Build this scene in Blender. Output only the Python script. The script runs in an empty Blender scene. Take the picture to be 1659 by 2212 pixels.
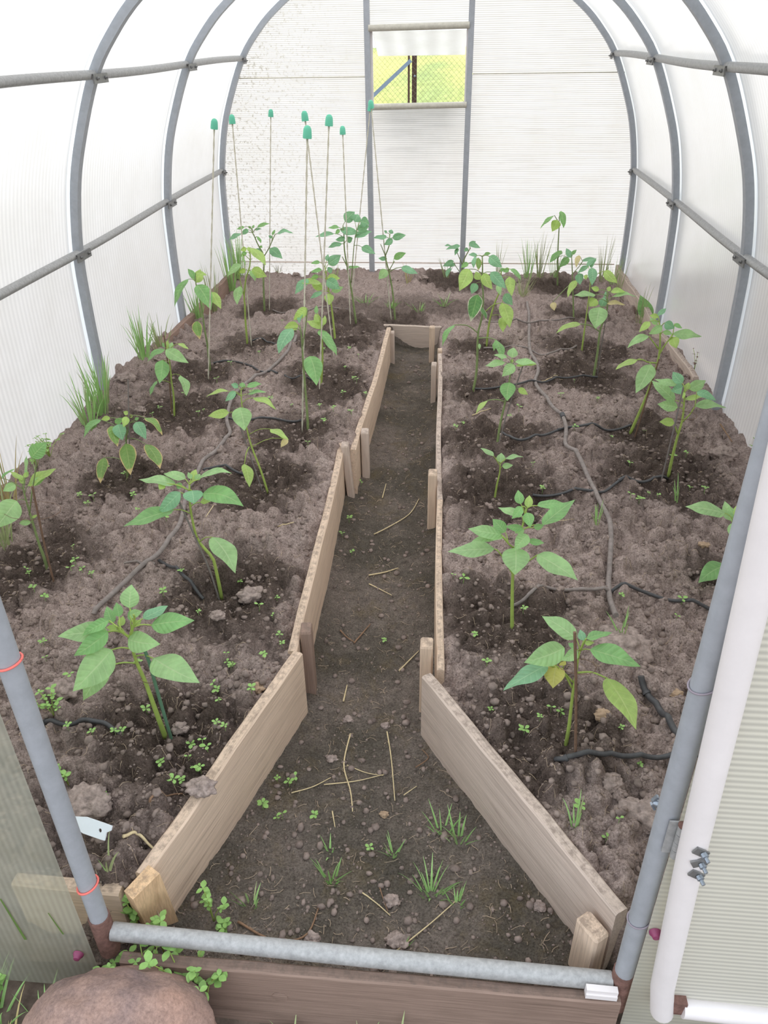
import bpy, math, random
import numpy as np
from mathutils import Vector, Matrix
random.seed(7); RNG = np.random.default_rng(11)
scene = bpy.context.scene
COL = scene.collection

# ------------------------------------------------------------------ camera
F_PX, W_PX, H_PX = 1665.0, 1659.0, 2212.0
PITCH, YAW, ROLL = math.radians(31.68), math.radians(5.30), math.radians(.927)
CAM = np.array([.241, 0.0, 1.70])
FWD = np.array([-math.sin(YAW)*math.cos(PITCH), math.cos(YAW)*math.cos(PITCH), -math.sin(PITCH)])
_rt = np.array([math.cos(YAW), math.sin(YAW), 0.0]); _dn = np.cross(FWD, _rt)
RGT = math.cos(ROLL)*_rt + math.sin(ROLL)*_dn
DWN = -math.sin(ROLL)*_rt + math.cos(ROLL)*_dn
cd = bpy.data.cameras.new('camera'); co = bpy.data.objects.new('camera', cd); COL.objects.link(co)
cd.sensor_fit = 'HORIZONTAL'; cd.sensor_width = 36.0; cd.lens = 36.0*F_PX/W_PX
cd.clip_start = .02; cd.clip_end = 400
M = Matrix(((RGT[0], -DWN[0], -FWD[0], CAM[0]), (RGT[1], -DWN[1], -FWD[1], CAM[1]), (RGT[2], -DWN[2], -FWD[2], CAM[2]), (0, 0, 0, 1)))
co.matrix_world = M
scene.camera = co

# ------------------------------------------------------------------ light
world = bpy.data.worlds.new('world'); scene.world = world; world.use_nodes = True
wb = world.node_tree.nodes['Background']
wb.inputs[0].default_value = (.86, .93, 1.0, 1); wb.inputs[1].default_value = 1.25
sd = bpy.data.lights.new('sun', 'SUN'); so = bpy.data.objects.new('sun', sd); COL.objects.link(so)
sd.energy = 3.0; sd.angle = math.radians(38); sd.color = (1.0, .97, .93)
SUN_AZ, SUN_EL = math.radians(2), math.radians(56)          # azimuth from +Y towards -X
sdir = Vector((-math.sin(SUN_AZ)*math.cos(SUN_EL), math.cos(SUN_AZ)*math.cos(SUN_EL), math.sin(SUN_EL)))
so.rotation_euler = sdir.to_track_quat('Z', 'Y').to_euler()
scene.view_settings.view_transform = 'Standard'; scene.view_settings.look = 'None'
scene.view_settings.gamma = 1.0; scene.view_settings.use_curve_mapping = False
scene.view_settings.exposure = 0.54
cy = scene.cycles
cy.use_denoising = True
cy.max_bounces = 10; cy.diffuse_bounces = 5; cy.glossy_bounces = 3; cy.transmission_bounces = 6; cy.transparent_max_bounces = 10
cy.sample_clamp_indirect = 8.0; cy.volume_bounces = 3
cy.caustics_reflective = False; cy.caustics_refractive = False

# ------------------------------------------------------------------ pixel helpers (photo frame 1659 x 2212)
def ray(u, v):
    return FWD + RGT*(u-829.5)/F_PX + DWN*(v-1106)/F_PX
def at_y(u, v, y):
    d = ray(u, v); return CAM + d*(y/d[1])
def at_z(u, v, z):
    d = ray(u, v); return CAM + d*((z-CAM[2])/d[2])

# ------------------------------------------------------------------ materials
MATS = {}
def nodes_of(name):
    m = bpy.data.materials.new(name); m.use_nodes = True
    nt = m.node_tree; nt.nodes.clear(); MATS[name] = m
    return m, nt
def N(nt, typ, **kw):
    n = nt.nodes.new(typ)
    for k, v in kw.items():
        if k.startswith('i_'): n.inputs[int(k[2:]) if k[2:].isdigit() else k[2:]].default_value = v
        else: setattr(n, k, v)
    return n
def L(nt, a, ao, b, bi): nt.links.new(a.outputs[ao], b.inputs[bi])
def ramp(nt, stops, interp='LINEAR'):
    r = N(nt, 'ShaderNodeValToRGB'); r.color_ramp.interpolation = interp
    e = r.color_ramp.elements
    while len(e) < len(stops): e.new(.5)
    for k, (p, c) in enumerate(stops):
        e[k].position = p; e[k].color = (*c, 1) if len(c) == 3 else c
    return r
def srgb(r, g, b):
    return tuple((c/255/12.92 if c <= 10.3 else ((c/255+.055)/1.055)**2.4) for c in (r, g, b))
def noise(nt, scale, detail=4, rough=.6, vec=None, dist=0.0):
    n = N(nt, 'ShaderNodeTexNoise'); n.inputs['Scale'].default_value = scale
    n.inputs['Detail'].default_value = detail; n.inputs['Roughness'].default_value = rough
    n.inputs['Distortion'].default_value = dist
    if vec: nt.links.new(vec, n.inputs['Vector'])
    return n
def mixc(nt, fac, a, b, mode='MIX'):
    m = N(nt, 'ShaderNodeMix', data_type='RGBA', blend_type=mode)
    for idx, val in ((0, fac), (6, a), (7, b)):
        if isinstance(val, (int, float)): m.inputs[idx].default_value = val
        elif isinstance(val, tuple): m.inputs[idx].default_value = (*val, 1) if len(val) == 3 else val
        else: nt.links.new(val, m.inputs[idx])
    return m.outputs[2]
def mathn(nt, op, a, b=0.0, clamp=False):
    m = N(nt, 'ShaderNodeMath', operation=op, use_clamp=clamp)
    for k, val in ((0, a), (1, b)):
        if isinstance(val, (int, float)): m.inputs[k].default_value = val
        else: nt.links.new(val, m.inputs[k])
    return m.outputs[0]
def out(nt, shader):
    o = N(nt, 'ShaderNodeOutputMaterial'); nt.links.new(shader, o.inputs[0]); return o
def principled(nt, color, rough=.6, metal=0.0, spec=.4, normal=None):
    p = N(nt, 'ShaderNodeBsdfPrincipled')
    if isinstance(color, tuple): p.inputs['Base Color'].default_value = (*color, 1)
    else: nt.links.new(color, p.inputs['Base Color'])
    if isinstance(rough, (int, float)): p.inputs['Roughness'].default_value = rough
    else: nt.links.new(rough, p.inputs['Roughness'])
    p.inputs['Metallic'].default_value = metal; p.inputs['Specular IOR Level'].default_value = spec
    if normal: nt.links.new(normal, p.inputs['Normal'])
    return p
def bump(nt, height, strength=.4, dist=.01):
    b = N(nt, 'ShaderNodeBump'); b.inputs['Strength'].default_value = strength; b.inputs['Distance'].default_value = dist
    nt.links.new(height, b.inputs['Height']); return b.outputs[0]

def mat_plain(name, col, rough=.5, metal=0.0, spec=.4, var=.15, scale=30, bmp=0.0):
    m, nt = nodes_of(name); tc = N(nt, 'ShaderNodeTexCoord')
    n = noise(nt, scale, 5, .65, tc.outputs['Object'])
    dark = tuple(c*(1-var) for c in col); lite = tuple(min(1, c*(1+var)) for c in col)
    r = ramp(nt, [(.3, dark), (.7, lite)]); L(nt, n, 0, r, 0)
    nm = bump(nt, n.outputs[0], bmp, .004) if bmp else None
    out(nt, principled(nt, r.outputs[0], rough, metal, spec, nm).outputs[0]); return m

def mat_soil(name, dry, wet, path):
    m, nt = nodes_of(name); tc = N(nt, 'ShaderNodeTexCoord'); co_ = tc.outputs['Object']
    big = noise(nt, 3.5, 3, .6, co_); mid = noise(nt, 38, 5, .7, co_); fine = noise(nt, 190, 4, .75, co_)
    c1 = ramp(nt, [(.28, tuple(c*.50 for c in dry)), (.48, dry), (.75, tuple(c*1.35 for c in dry))]); L(nt, mid, 0, c1, 0)
    warm = mixc(nt, mathn(nt, 'MULTIPLY', big.outputs[0], .55), c1.outputs[0], (dry[0]*1.02, dry[1]*.90, dry[2]*.84))
    at = N(nt, 'ShaderNodeAttribute', attribute_name='wet', attribute_type='GEOMETRY')
    w = mathn(nt, 'MULTIPLY', at.outputs['Fac'], 1.0, True)
    c2 = ramp(nt, [(.25, tuple(c*.55 for c in wet)), (.75, tuple(c*1.35 for c in wet))]); L(nt, mid, 0, c2, 0)
    c3 = mixc(nt, w, warm, c2.outputs[0])
    ap = N(nt, 'ShaderNodeAttribute', attribute_name='path', attribute_type='GEOMETRY')
    straw = noise(nt, 7.5, 6, .75, co_, .6); sr = ramp(nt, [(.52, (0, 0, 0)), (.70, (1, 1, 1))]); L(nt, straw, 0, sr, 0)
    moss = noise(nt, 2.6, 4, .6, co_); mr = ramp(nt, [(.42, (0, 0, 0)), (.58, (1, 1, 1))]); L(nt, moss, 0, mr, 0)
    pbase = ramp(nt, [(.25, tuple(c*.6 for c in path)), (.75, tuple(c*1.3 for c in path))]); L(nt, mid, 0, pbase, 0)
    p1 = mixc(nt, mathn(nt, 'MULTIPLY', mr.outputs[0], .6), pbase.outputs[0], srgb(74, 72, 62))
    p2 = mixc(nt, mathn(nt, 'MULTIPLY', sr.outputs[0], .45), p1, srgb(128, 112, 78))
    c4 = mixc(nt, ap.outputs['Fac'], c3, p2)
    f2 = ramp(nt, [(.32, (.48, .46, .45)), (.62, (1.22, 1.22, 1.22))]); L(nt, fine, 0, f2, 0)
    c5 = mixc(nt, 1.0, c4, f2.outputs[0], 'MULTIPLY')
    # pale specks: bits of root and perlite
    sp = N(nt, 'ShaderNodeTexVoronoi'); sp.inputs['Scale'].default_value = 75; nt.links.new(co_, sp.inputs['Vector'])
    spr = ramp(nt, [(.0, (1, 1, 1)), (.07, (0, 0, 0))]); L(nt, sp, 0, spr, 0)
    msk = noise(nt, 9, 2, .5, co_); mk = ramp(nt, [(.55, (0, 0, 0)), (.68, (1, 1, 1))]); L(nt, msk, 0, mk, 0)
    c6 = mixc(nt, mathn(nt, 'MULTIPLY', mathn(nt, 'MULTIPLY', spr.outputs[0], mk.outputs[0]), .6), c5, srgb(190, 178, 160))
    h = mathn(nt, 'ADD', mathn(nt, 'MULTIPLY', mid.outputs[0], 1.0), mathn(nt, 'MULTIPLY', fine.outputs[0], .55))
    out(nt, principled(nt, c6, .95, 0, .12, bump(nt, h, .9, .014)).outputs[0]); return m

def mat_wood(name, base, dark, scale=1.0, rough=.8):
    m, nt = nodes_of(name); tc = N(nt, 'ShaderNodeTexCoord')
    mp = N(nt, 'ShaderNodeMapping'); mp.inputs['Scale'].default_value = (1.6*scale, 26*scale, 26*scale); L(nt, tc, 'Object', mp, 0)
    g = noise(nt, 2.2, 8, .62, mp.outputs[0], .9)
    mp2 = N(nt, 'ShaderNodeMapping'); mp2.inputs['Scale'].default_value = (7, 260, 260); L(nt, tc, 'Object', mp2, 0)
    g2 = noise(nt, 1.0, 3, .5, mp2.outputs[0])
    r = ramp(nt, [(.22, dark), (.45, base), (.8, tuple(min(1, c*1.12) for c in base))]); L(nt, g, 0, r, 0)
    r2 = ramp(nt, [(.3, (.84, .83, .82)), (.6, (1.05, 1.05, 1.05))]); L(nt, g2, 0, r2, 0)
    c = mixc(nt, 1.0, r.outputs[0], r2.outputs[0], 'MULTIPLY')
    st = noise(nt, 5, 4, .65, tc.outputs['Object']); sr = ramp(nt, [(.45, (0, 0, 0)), (.75, (1, 1, 1))]); L(nt, st, 0, sr, 0)
    c = mixc(nt, mathn(nt, 'MULTIPLY', sr.outputs[0], .25), c, dark)
    # earth clinging to the upper edge
    ge = N(nt, 'ShaderNodeNewGeometry'); sx = N(nt, 'ShaderNodeSeparateXYZ'); L(nt, ge, 'Normal', sx, 0)
    up = mathn(nt, 'GREATER_THAN', sx.outputs[2], .75)
    dn = noise(nt, 60, 5, .7, tc.outputs['Object']); dr = ramp(nt, [(.42, (0, 0, 0)), (.62, (1, 1, 1))]); L(nt, dn, 0, dr, 0)
    c = mixc(nt, mathn(nt, 'MULTIPLY', mathn(nt, 'MULTIPLY', up, dr.outputs[0]), .55), c, srgb(112, 98, 90))
    h = mathn(nt, 'ADD', g2.outputs[0], g.outputs[0])
    out(nt, principled(nt, c, rough, 0, .2, bump(nt, h, .35, .003)).outputs[0]); return m

def mat_sheet(name, tint, axis, pitch, rib=.10, dirt=.15, dirtcol=(.42, .40, .30), clear=0.0, trans=.72, dscale=4.0, speck=0.0, streak=0.0):
    """twin-wall polycarbonate: light scatters through it, ribs every `pitch` metres along `axis`"""
    m, nt = nodes_of(name); tc = N(nt, 'ShaderNodeTexCoord'); sx = N(nt, 'ShaderNodeSeparateXYZ'); L(nt, tc, 'Object', sx, 0)
    s = mathn(nt, 'SINE', mathn(nt, 'MULTIPLY', sx.outputs[axis], 2*math.pi/pitch))
    rb = mathn(nt, 'MULTIPLY', mathn(nt, 'ADD', mathn(nt, 'MULTIPLY', s, .5), .5), rib)
    n1 = noise(nt, dscale, 6, .7, tc.outputs['Object'])
    dr = ramp(nt, [(.42, (0, 0, 0)), (.8, (1, 1, 1))]); L(nt, n1, 0, dr, 0)
    c = mixc(nt, mathn(nt, 'MULTIPLY', dr.outputs[0], dirt), tint, dirtcol)
    if speck:
        n2 = noise(nt, 42, 5, .75, tc.outputs['Object']); s2 = ramp(nt, [(.53, (0, 0, 0)), (.63, (1, 1, 1))]); L(nt, n2, 0, s2, 0)
        gx = ramp(nt, [(0.0, (1, 1, 1)), (1.0, (0, 0, 0))]); nt.links.new(mathn(nt, 'ADD', mathn(nt, 'MULTIPLY', sx.outputs[0], 1/1.1), 1.55/1.1), gx.inputs[0])
        c = mixc(nt, mathn(nt, 'MULTIPLY', mathn(nt, 'MULTIPLY', s2.outputs[0], gx.outputs[0]), speck), c, (.22, .20, .13))
    if streak:
        mp = N(nt, 'ShaderNodeMapping'); mp.inputs['Scale'].default_value = (1.3, 1, 42); L(nt, tc, 'Object', mp, 0)
        n3 = noise(nt, 1.6, 4, .7, mp.outputs[0]); s3 = ramp(nt, [(.48, (0, 0, 0)), (.72, (1, 1, 1))]); L(nt, n3, 0, s3, 0)
        c = mixc(nt, mathn(nt, 'MULTIPLY', s3.outputs[0], streak), c, tuple(x*.55 for x in tint))
    c = mixc(nt, rb, c, tuple(x*.35 for x in tint))
    df = N(nt, 'ShaderNodeBsdfDiffuse'); tr = N(nt, 'ShaderNodeBsdfTranslucent'); nt.links.new(c, df.inputs[0]); nt.links.new(c, tr.inputs[0])
    mx = N(nt, 'ShaderNodeMixShader'); mx.inputs[0].default_value = trans; L(nt, df, 0, mx, 1); L(nt, tr, 0, mx, 2)
    gl = N(nt, 'ShaderNodeBsdfGlossy'); gl.inputs['Roughness'].default_value = .25; gl.inputs[0].default_value = (1, 1, 1, 1)
    fr = N(nt, 'ShaderNodeFresnel'); fr.inputs[0].default_value = 1.35
    m2 = N(nt, 'ShaderNodeMixShader'); nt.links.new(mathn(nt, 'MULTIPLY', fr.outputs[0], .5), m2.inputs[0]); L(nt, mx, 0, m2, 1); L(nt, gl, 0, m2, 2)
    sh = m2
    if clear:
        tp = N(nt, 'ShaderNodeBsdfTransparent'); tp.inputs[0].default_value = (*tint, 1)
        m3 = N(nt, 'ShaderNodeMixShader'); m3.inputs[0].default_value = clear; L(nt, m2, 0, m3, 1); L(nt, tp, 0, m3, 2); sh = m3
    out(nt, sh.outputs[0]); return m

def mat_leaf(name, top, vein, rim=None, rimw=.0, trans=.4):
    m, nt = nodes_of(name); uv = N(nt, 'ShaderNodeUVMap'); sx = N(nt, 'ShaderNodeSeparateXYZ'); L(nt, uv, 0, sx, 0)
    # u along the leaf 0..1, v across -1..1 (stored .5 + .5 v)
    v = mathn(nt, 'ABSOLUTE', mathn(nt, 'MULTIPLY', mathn(nt, 'SUBTRACT', sx.outputs[1], .5), 2.0))
    mid = ramp(nt, [(.02, (1, 1, 1)), (.07, (0, 0, 0))]); nt.links.new(v, mid.inputs[0])
    sw = mathn(nt, 'SINE', mathn(nt, 'MULTIPLY', mathn(nt, 'SUBTRACT', sx.outputs[0], mathn(nt, 'MULTIPLY', v, .16)), 50.0))
    side = ramp(nt, [(.86, (0, 0, 0)), (.99, (1, 1, 1))]); nt.links.new(sw, side.inputs[0])
    fac = mathn(nt, 'MAXIMUM', mathn(nt, 'MULTIPLY', mid.outputs[0], .75), mathn(nt, 'MULTIPLY', side.outputs[0], .30))
    tc = N(nt, 'ShaderNodeTexCoord'); n = noise(nt, 22, 4, .6, tc.outputs['Object'])
    r = ramp(nt, [(.3, tuple(c*.80 for c in top)), (.7, tuple(min(1, c*1.2) for c in top))]); L(nt, n, 0, r, 0)
    c = r.outputs[0]
    if rim:
        e = mathn(nt, 'ADD', mathn(nt, 'MAXIMUM', v, mathn(nt, 'MULTIPLY', sx.outputs[0], 1.02)), mathn(nt, 'MULTIPLY', mathn(nt, 'SUBTRACT', n.outputs[0], .5), .5))
        rr = ramp(nt, [(1-rimw-.06, (0, 0, 0)), (1-rimw+.06, (1, 1, 1))]); nt.links.new(e, rr.inputs[0])
        c = mixc(nt, rr.outputs[0], c, rim)
    c = mixc(nt, fac, c, vein)
    nb = bump(nt, mathn(nt, 'ADD', sw, mathn(nt, 'MULTIPLY', n.outputs[0], 2.0)), .25, .002)
    p = principled(nt, c, .40, 0, .5, nb)
    t = N(nt, 'ShaderNodeBsdfTranslucent'); nt.links.new(mixc(nt, 1.0, c, (1.12, 1.1, .68), 'MULTIPLY'), t.inputs[0])
    mx = N(nt, 'ShaderNodeMixShader'); mx.inputs[0].default_value = trans; L(nt, p, 0, mx, 1); L(nt, t, 0, mx, 2)
    out(nt, mx.outputs[0]); return m

mat_soil('soil', srgb(182, 167, 161), srgb(106, 93, 86), srgb(132, 122, 114))
mat_plain('earth_clod', srgb(160, 145, 138), .95, 0, .1, .42, 70, 1.0)
mat_plain('earth_crumb', srgb(140, 126, 119), .95, 0, .1, .45, 25, .5)
mat_plain('outside_earth', srgb(118, 104, 94), .95, 0, .1, .45, 22, .9)
mat_wood('wood_weathered', srgb(216, 193, 172), srgb(178, 155, 138))
mat_wood('wood_grey', srgb(202, 185, 173), srgb(168, 152, 142))
mat_wood('wood_fresh', srgb(222, 188, 150), srgb(196, 160, 124))
mat_wood('wood_dark', srgb(148, 126, 114), srgb(108, 90, 80))
mat_wood('wood_red', srgb(158, 134, 122), srgb(124, 104, 94))
mat_plain('galvanized', srgb(168, 168, 168), .5, .15, .45, .22, 90)
mat_plain('steel_tube', srgb(168, 172, 179), .5, .1, .5, .08, 40)
mat_plain('steel_clamp', srgb(132, 132, 132), .45, .5, .5, .15, 60)
mat_plain('rust', srgb(126, 96, 88), .85, .1, .2, .35, 70, .5)
mat_plain('pvc_white', srgb(236, 230, 230), .4, 0, .5, .04, 12)
mat_plain('bar_white', srgb(196, 192, 180), .5, 0, .4, .12, 40)
mat_plain('plastic_white', srgb(232, 240, 248), .35, 0, .5, .03, 10)
mat_plain('plastic_green', srgb(104, 196, 164), .5, 0, .4, .06, 20)
mat_plain('plastic_purple', srgb(140, 62, 98), .45, 0, .5, .12, 40)
mat_plain('wire_red', srgb(240, 120, 110), .5, 0, .4, .05, 20)
mat_plain('wire_grey', srgb(150, 140, 150), .5, 0, .4, .05, 20)
mat_plain('rod_white', srgb(206, 202, 184), .5, 0, .4, .12, 90)
mat_plain('hose_black', srgb(74, 74, 76), .5, 0, .4, .2, 60)
mat_plain('hose_dusty', srgb(138, 129, 125), .8, 0, .25, .25, 50)
mat_plain('stick_brown', srgb(122, 98, 82), .8, 0, .2, .2, 80)
mat_plain('stick_green', srgb(92, 128, 102), .6, 0, .3, .1, 60)
mat_plain('stick_grey', srgb(128, 122, 118), .8, 0, .2, .15, 80)
mat_plain('straw', srgb(214, 196, 156), .7, 0, .3, .2, 60)
mat_plain('fibre', srgb(186, 166, 144), .8, 0, .2, .2, 60)
mat_plain('twig', srgb(140, 112, 90), .8, 0, .2, .25, 60)
mat_plain('stem_green', srgb(158, 180, 92), .5, 0, .4, .15, 40)
mat_plain('stem_dark', srgb(132, 150, 98), .5, 0, .4, .2, 40)
mat_plain('grass_green', srgb(164, 206, 130), .5, 0, .3, .2, 12)
mat_plain('grass_dull', srgb(172, 184, 134), .6, 0, .2, .25, 12)
mat_plain('grass_dry', srgb(186, 170, 120), .7, 0, .2, .2, 12)
mat_plain('weed_green', srgb(142, 182, 102), .5, 0, .35, .15, 60)
mat_plain('weed_red', srgb(104, 62, 66), .6, 0, .3, .2, 60)
mat_plain('stone_pale', srgb(176, 152, 128), .9, 0, .2, .2, 60, .5)
mat_plain('bolt_steel', srgb(150, 158, 168), .3, .7, .5, .15, 200)
mat_plain('fence_brown', srgb(92, 70, 62), .8, .1, .3, .2, 30)
mat_plain('fence_blue', srgb(140, 158, 178), .5, .2, .4, .08, 20)
mat_plain('fence_wire', srgb(150, 150, 130), .5, .4, .4, .1, 20)
mat_leaf('leaf_green', srgb(140, 192, 124), srgb(178, 212, 152))
mat_leaf('leaf_blue', srgb(132, 184, 142), srgb(170, 208, 168), trans=.3)
mat_leaf('leaf_light', srgb(166, 208, 146), srgb(196, 224, 172))
mat_leaf('leaf_yellow', srgb(180, 212, 122), srgb(206, 226, 152), trans=.40)
mat_leaf('leaf_edge', srgb(138, 176, 100), srgb(176, 200, 128), srgb(226, 200, 146), .13)
mat_leaf('leaf_tip', srgb(98, 150, 86), srgb(150, 190, 118), srgb(226, 222, 206), .12)
mat_leaf('leaf_gold', srgb(208, 204, 116), srgb(220, 216, 146), trans=.35)
mat_leaf('leaf_dry', srgb(214, 200, 150), srgb(224, 214, 176), trans=.35)
# the sheets
mat_sheet('sheet_vault', (.86, .84, .83), 1, .031, .16, .36, (.62, .59, .53), trans=.70, dscale=2.2)
mat_sheet('sheet_joint', (.93, .97, 1.0), 1, .5, .0, .05, (.7, .7, .7), trans=.80)
mat_sheet('sheet_back', (.82, .80, .79), 2, .0125, .55, .40, (.58, .55, .48), trans=.74, dscale=2.6, speck=.9, streak=.45)
mat_sheet('sheet_front', (.72, .72, .62), 0, .012, .22, .5, (.34, .33, .22), clear=.50, trans=.5, dscale=5.0)
mat_sheet('sheet_door', (.97, .95, .88), 2, .0115, .42, .15, (.66, .63, .50), clear=.06, trans=.42, dscale=3.0)
mat_sheet('sheet_front_pale', (.92, .91, .78), 2, .012, .25, .3, (.55, .53, .38), clear=.22, trans=.5, dscale=4.0)
mat_plain('algae', srgb(96, 122, 62), .8, 0, .2, .2, 60)
mat_sheet('sheet_vent', (.95, .97, .96), 0, .16, .16, .25, (.6, .62, .55), clear=.06, trans=.75, dscale=6)

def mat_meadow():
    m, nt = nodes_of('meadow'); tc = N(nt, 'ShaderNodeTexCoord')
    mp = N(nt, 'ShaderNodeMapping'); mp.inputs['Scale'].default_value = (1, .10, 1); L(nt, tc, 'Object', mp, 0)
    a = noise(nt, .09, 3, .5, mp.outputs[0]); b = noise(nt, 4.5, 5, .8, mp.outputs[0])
    r = ramp(nt, [(.38, srgb(140, 154, 100)), (.58, srgb(216, 207, 126))]); L(nt, a, 0, r, 0)  # grass tones mixed by noise; the darker green also stands in for shade
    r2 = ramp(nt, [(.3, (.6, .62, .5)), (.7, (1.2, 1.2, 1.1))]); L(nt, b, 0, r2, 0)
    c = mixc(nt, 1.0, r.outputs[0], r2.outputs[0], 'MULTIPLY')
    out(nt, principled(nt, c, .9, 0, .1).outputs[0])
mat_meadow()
def mat_rock():
    m, nt = nodes_of('rock_pink'); tc = N(nt, 'ShaderNodeTexCoord'); o = tc.outputs['Object']
    a = noise(nt, 9, 5, .6, o); b = noise(nt, 140, 5, .8, o); c_ = noise(nt, 30, 4, .6, o)
    r = ramp(nt, [(.3, srgb(138, 120, 118)), (.5, srgb(168, 142, 132)), (.7, srgb(182, 150, 136))]); L(nt, a, 0, r, 0)
    r2 = ramp(nt, [(.32, (.62, .60, .60)), (.66, (1.15, 1.12, 1.1))]); L(nt, b, 0, r2, 0)
    c = mixc(nt, 1.0, r.outputs[0], r2.outputs[0], 'MULTIPLY')
    out(nt, principled(nt, c, .85, 0, .25, bump(nt, mathn(nt, 'ADD', b.outputs[0], c_.outputs[0]), .35, .006)).outputs[0])
mat_rock()

# ------------------------------------------------------------------ mesh builder
class MB:
    def __init__(s): s.v = []; s.f = []; s.uv = {}
    def add(s, vs, fs):
        o = len(s.v); s.v += [tuple(map(float, p)) for p in vs]; s.f += [tuple(i+o for i in q) for q in fs]
    def box(s, c, d, rot=None):
        x, y, z = d[0]/2, d[1]/2, d[2]/2
        vs = [Vector((a*x, b*y, e*z)) for a in (-1, 1) for b in (-1, 1) for e in (-1, 1)]
        if rot is not None: vs = [rot @ q for q in vs]
        c = Vector(c)
        s.add([q+c for q in vs], [(0, 1, 3, 2), (4, 6, 7, 5), (0, 4, 5, 1), (2, 3, 7, 6), (0, 2, 6, 4), (1, 5, 7, 3)])
    def tube(s, pts, rad, n=8, cap=True, flat=None, twist=0.0):
        pts = [np.array(p, float) for p in pts]; k = len(pts)
        rads = rad if hasattr(rad, '__len__') else [rad]*k
        t0 = pts[1]-pts[0]; up = np.array([0, 0, 1.0]) if abs(t0[2]) < .9*np.linalg.norm(t0) else np.array([1.0, 0, 0])
        vs = []; fs = []; prev = None
        for i in range(k):
            t = pts[min(i+1, k-1)]-pts[max(i-1, 0)]; t = t/(np.linalg.norm(t)+1e-12)
            if prev is None: a = np.cross(t, up)
            else: a = prev - t*np.dot(prev, t)
            a = a/(np.linalg.norm(a)+1e-12); prev = a; b = np.cross(t, a)
            for j in range(n):
                th = 2*math.pi*j/n
                x_, y_ = math.cos(th)*rads[i], math.sin(th)*rads[i]*(flat or 1.0)
                ph = twist*i; x2, y2 = x_*math.cos(ph)-y_*math.sin(ph), x_*math.sin(ph)+y_*math.cos(ph)
                vs.append(pts[i]+a*x2+b*y2)
        for i in range(k-1):
            for j in range(n):
                fs.append((i*n+j, i*n+(j+1) % n, (i+1)*n+(j+1) % n, (i+1)*n+j))
        if cap:
            fs.append(tuple(range(n-1, -1, -1))); fs.append(tuple(range((k-1)*n, k*n)))
        s.add(vs, fs)
    def lathe(s, prof, n=14, origin=(0, 0, 0), axis=None):
        vs = []; fs = []; o = Vector(origin); q = Vector((0, 0, 1)).rotation_difference(Vector(axis)) if axis is not None else None
        for (r, z) in prof:
            for j in range(n):
                p = Vector((r*math.cos(2*math.pi*j/n), r*math.sin(2*math.pi*j/n), z))
                if q: p = q @ p
                vs.append(p+o)
        for i in range(len(prof)-1):
            for j in range(n): fs.append((i*n+j, i*n+(j+1) % n, (i+1)*n+(j+1) % n, (i+1)*n+j))
        fs.append(tuple(range(n-1, -1, -1))); fs.append(tuple(range((len(prof)-1)*n, len(prof)*n)))
        s.add(vs, fs)
    def mesh(s, name, mat, smooth=True):
        me = bpy.data.meshes.new(name); me.from_pydata(s.v, [], s.f); me.update()
        me.materials.append(MATS[mat])
        if smooth: me.polygons.foreach_set('use_smooth', [True]*len(me.polygons))
        return me
    def build(s, name, mat, parent=None, loc=(0, 0, 0), rot=None, smooth=True, sharp=None):
        me = s.mesh(name, mat, smooth)
        if smooth and sharp: me.set_sharp_from_angle(angle=math.radians(sharp))
        return link(bpy.data.objects.new(name, me), parent, loc, rot)
def link(o, parent=None, loc=(0, 0, 0), rot=None):
    COL.objects.link(o); o.parent = parent; o.location = Vector([float(x) for x in loc])
    if rot is not None: o.rotation_euler = rot
    return o
def tag(o, label=None, cat=None, group=None, kind=None):
    if label: o['label'] = label
    if cat: o['category'] = cat
    if group: o['group'] = group
    if kind: o['kind'] = kind
    return o
def empty(name, loc=(0, 0, 0), rz=0.0):
    o = bpy.data.objects.new(name, None); o.empty_display_size = .05
    return link(o, None, loc, (0, 0, rz))
def resample(pts, n):
    pts = np.array(pts, float)
    if len(pts) == 2: return [pts[0]+(pts[1]-pts[0])*t for t in np.linspace(0, 1, n)]
    d = np.r_[0, np.cumsum(np.linalg.norm(np.diff(pts, axis=0), axis=1))]; P = len(pts); res = []
    for t in np.linspace(0, d[-1], n):       # Catmull-Rom through the points
        i = min(np.searchsorted(d, t, side='right')-1, P-2); i = max(i, 0); f = (t-d[i])/(d[i+1]-d[i]+1e-9)
        p0, p1, p2, p3 = pts[max(i-1, 0)], pts[i], pts[i+1], pts[min(i+2, P-1)]
        res.append(.5*((2*p1)+(p2-p0)*f+(2*p0-5*p1+4*p2-p3)*f*f+(3*p1-p0-3*p2+p3)*f**3))
    return res

# ------------------------------------------------------------------ numpy value noise
PERM = RNG.permutation(4096); VAL = RNG.random(4096)
def vnoise(x, y):
    xi = np.floor(x).astype(int); yi = np.floor(y).astype(int); fx = x-xi; fy = y-yi
    fx = fx*fx*(3-2*fx); fy = fy*fy*(3-2*fy)
    h = lambda a, b: VAL[(PERM[(a) & 4095]+b*57) & 4095]
    return (h(xi, yi)*(1-fx)+h(xi+1, yi)*fx)*(1-fy)+(h(xi, yi+1)*(1-fx)+h(xi+1, yi+1)*fx)*fy-.5
def fbm(x, y, f, oct=4, g=.55):
    s = 0; a = 1
    for k in range(oct): s = s+a*vnoise(x*f+17.3*k, y*f-9.1*k); f *= 2.03; a *= g
    return s
def ss(a, b, x): t = np.clip((x-a)/(b-a), 0, 1); return t*t*(3-2*t)

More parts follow.
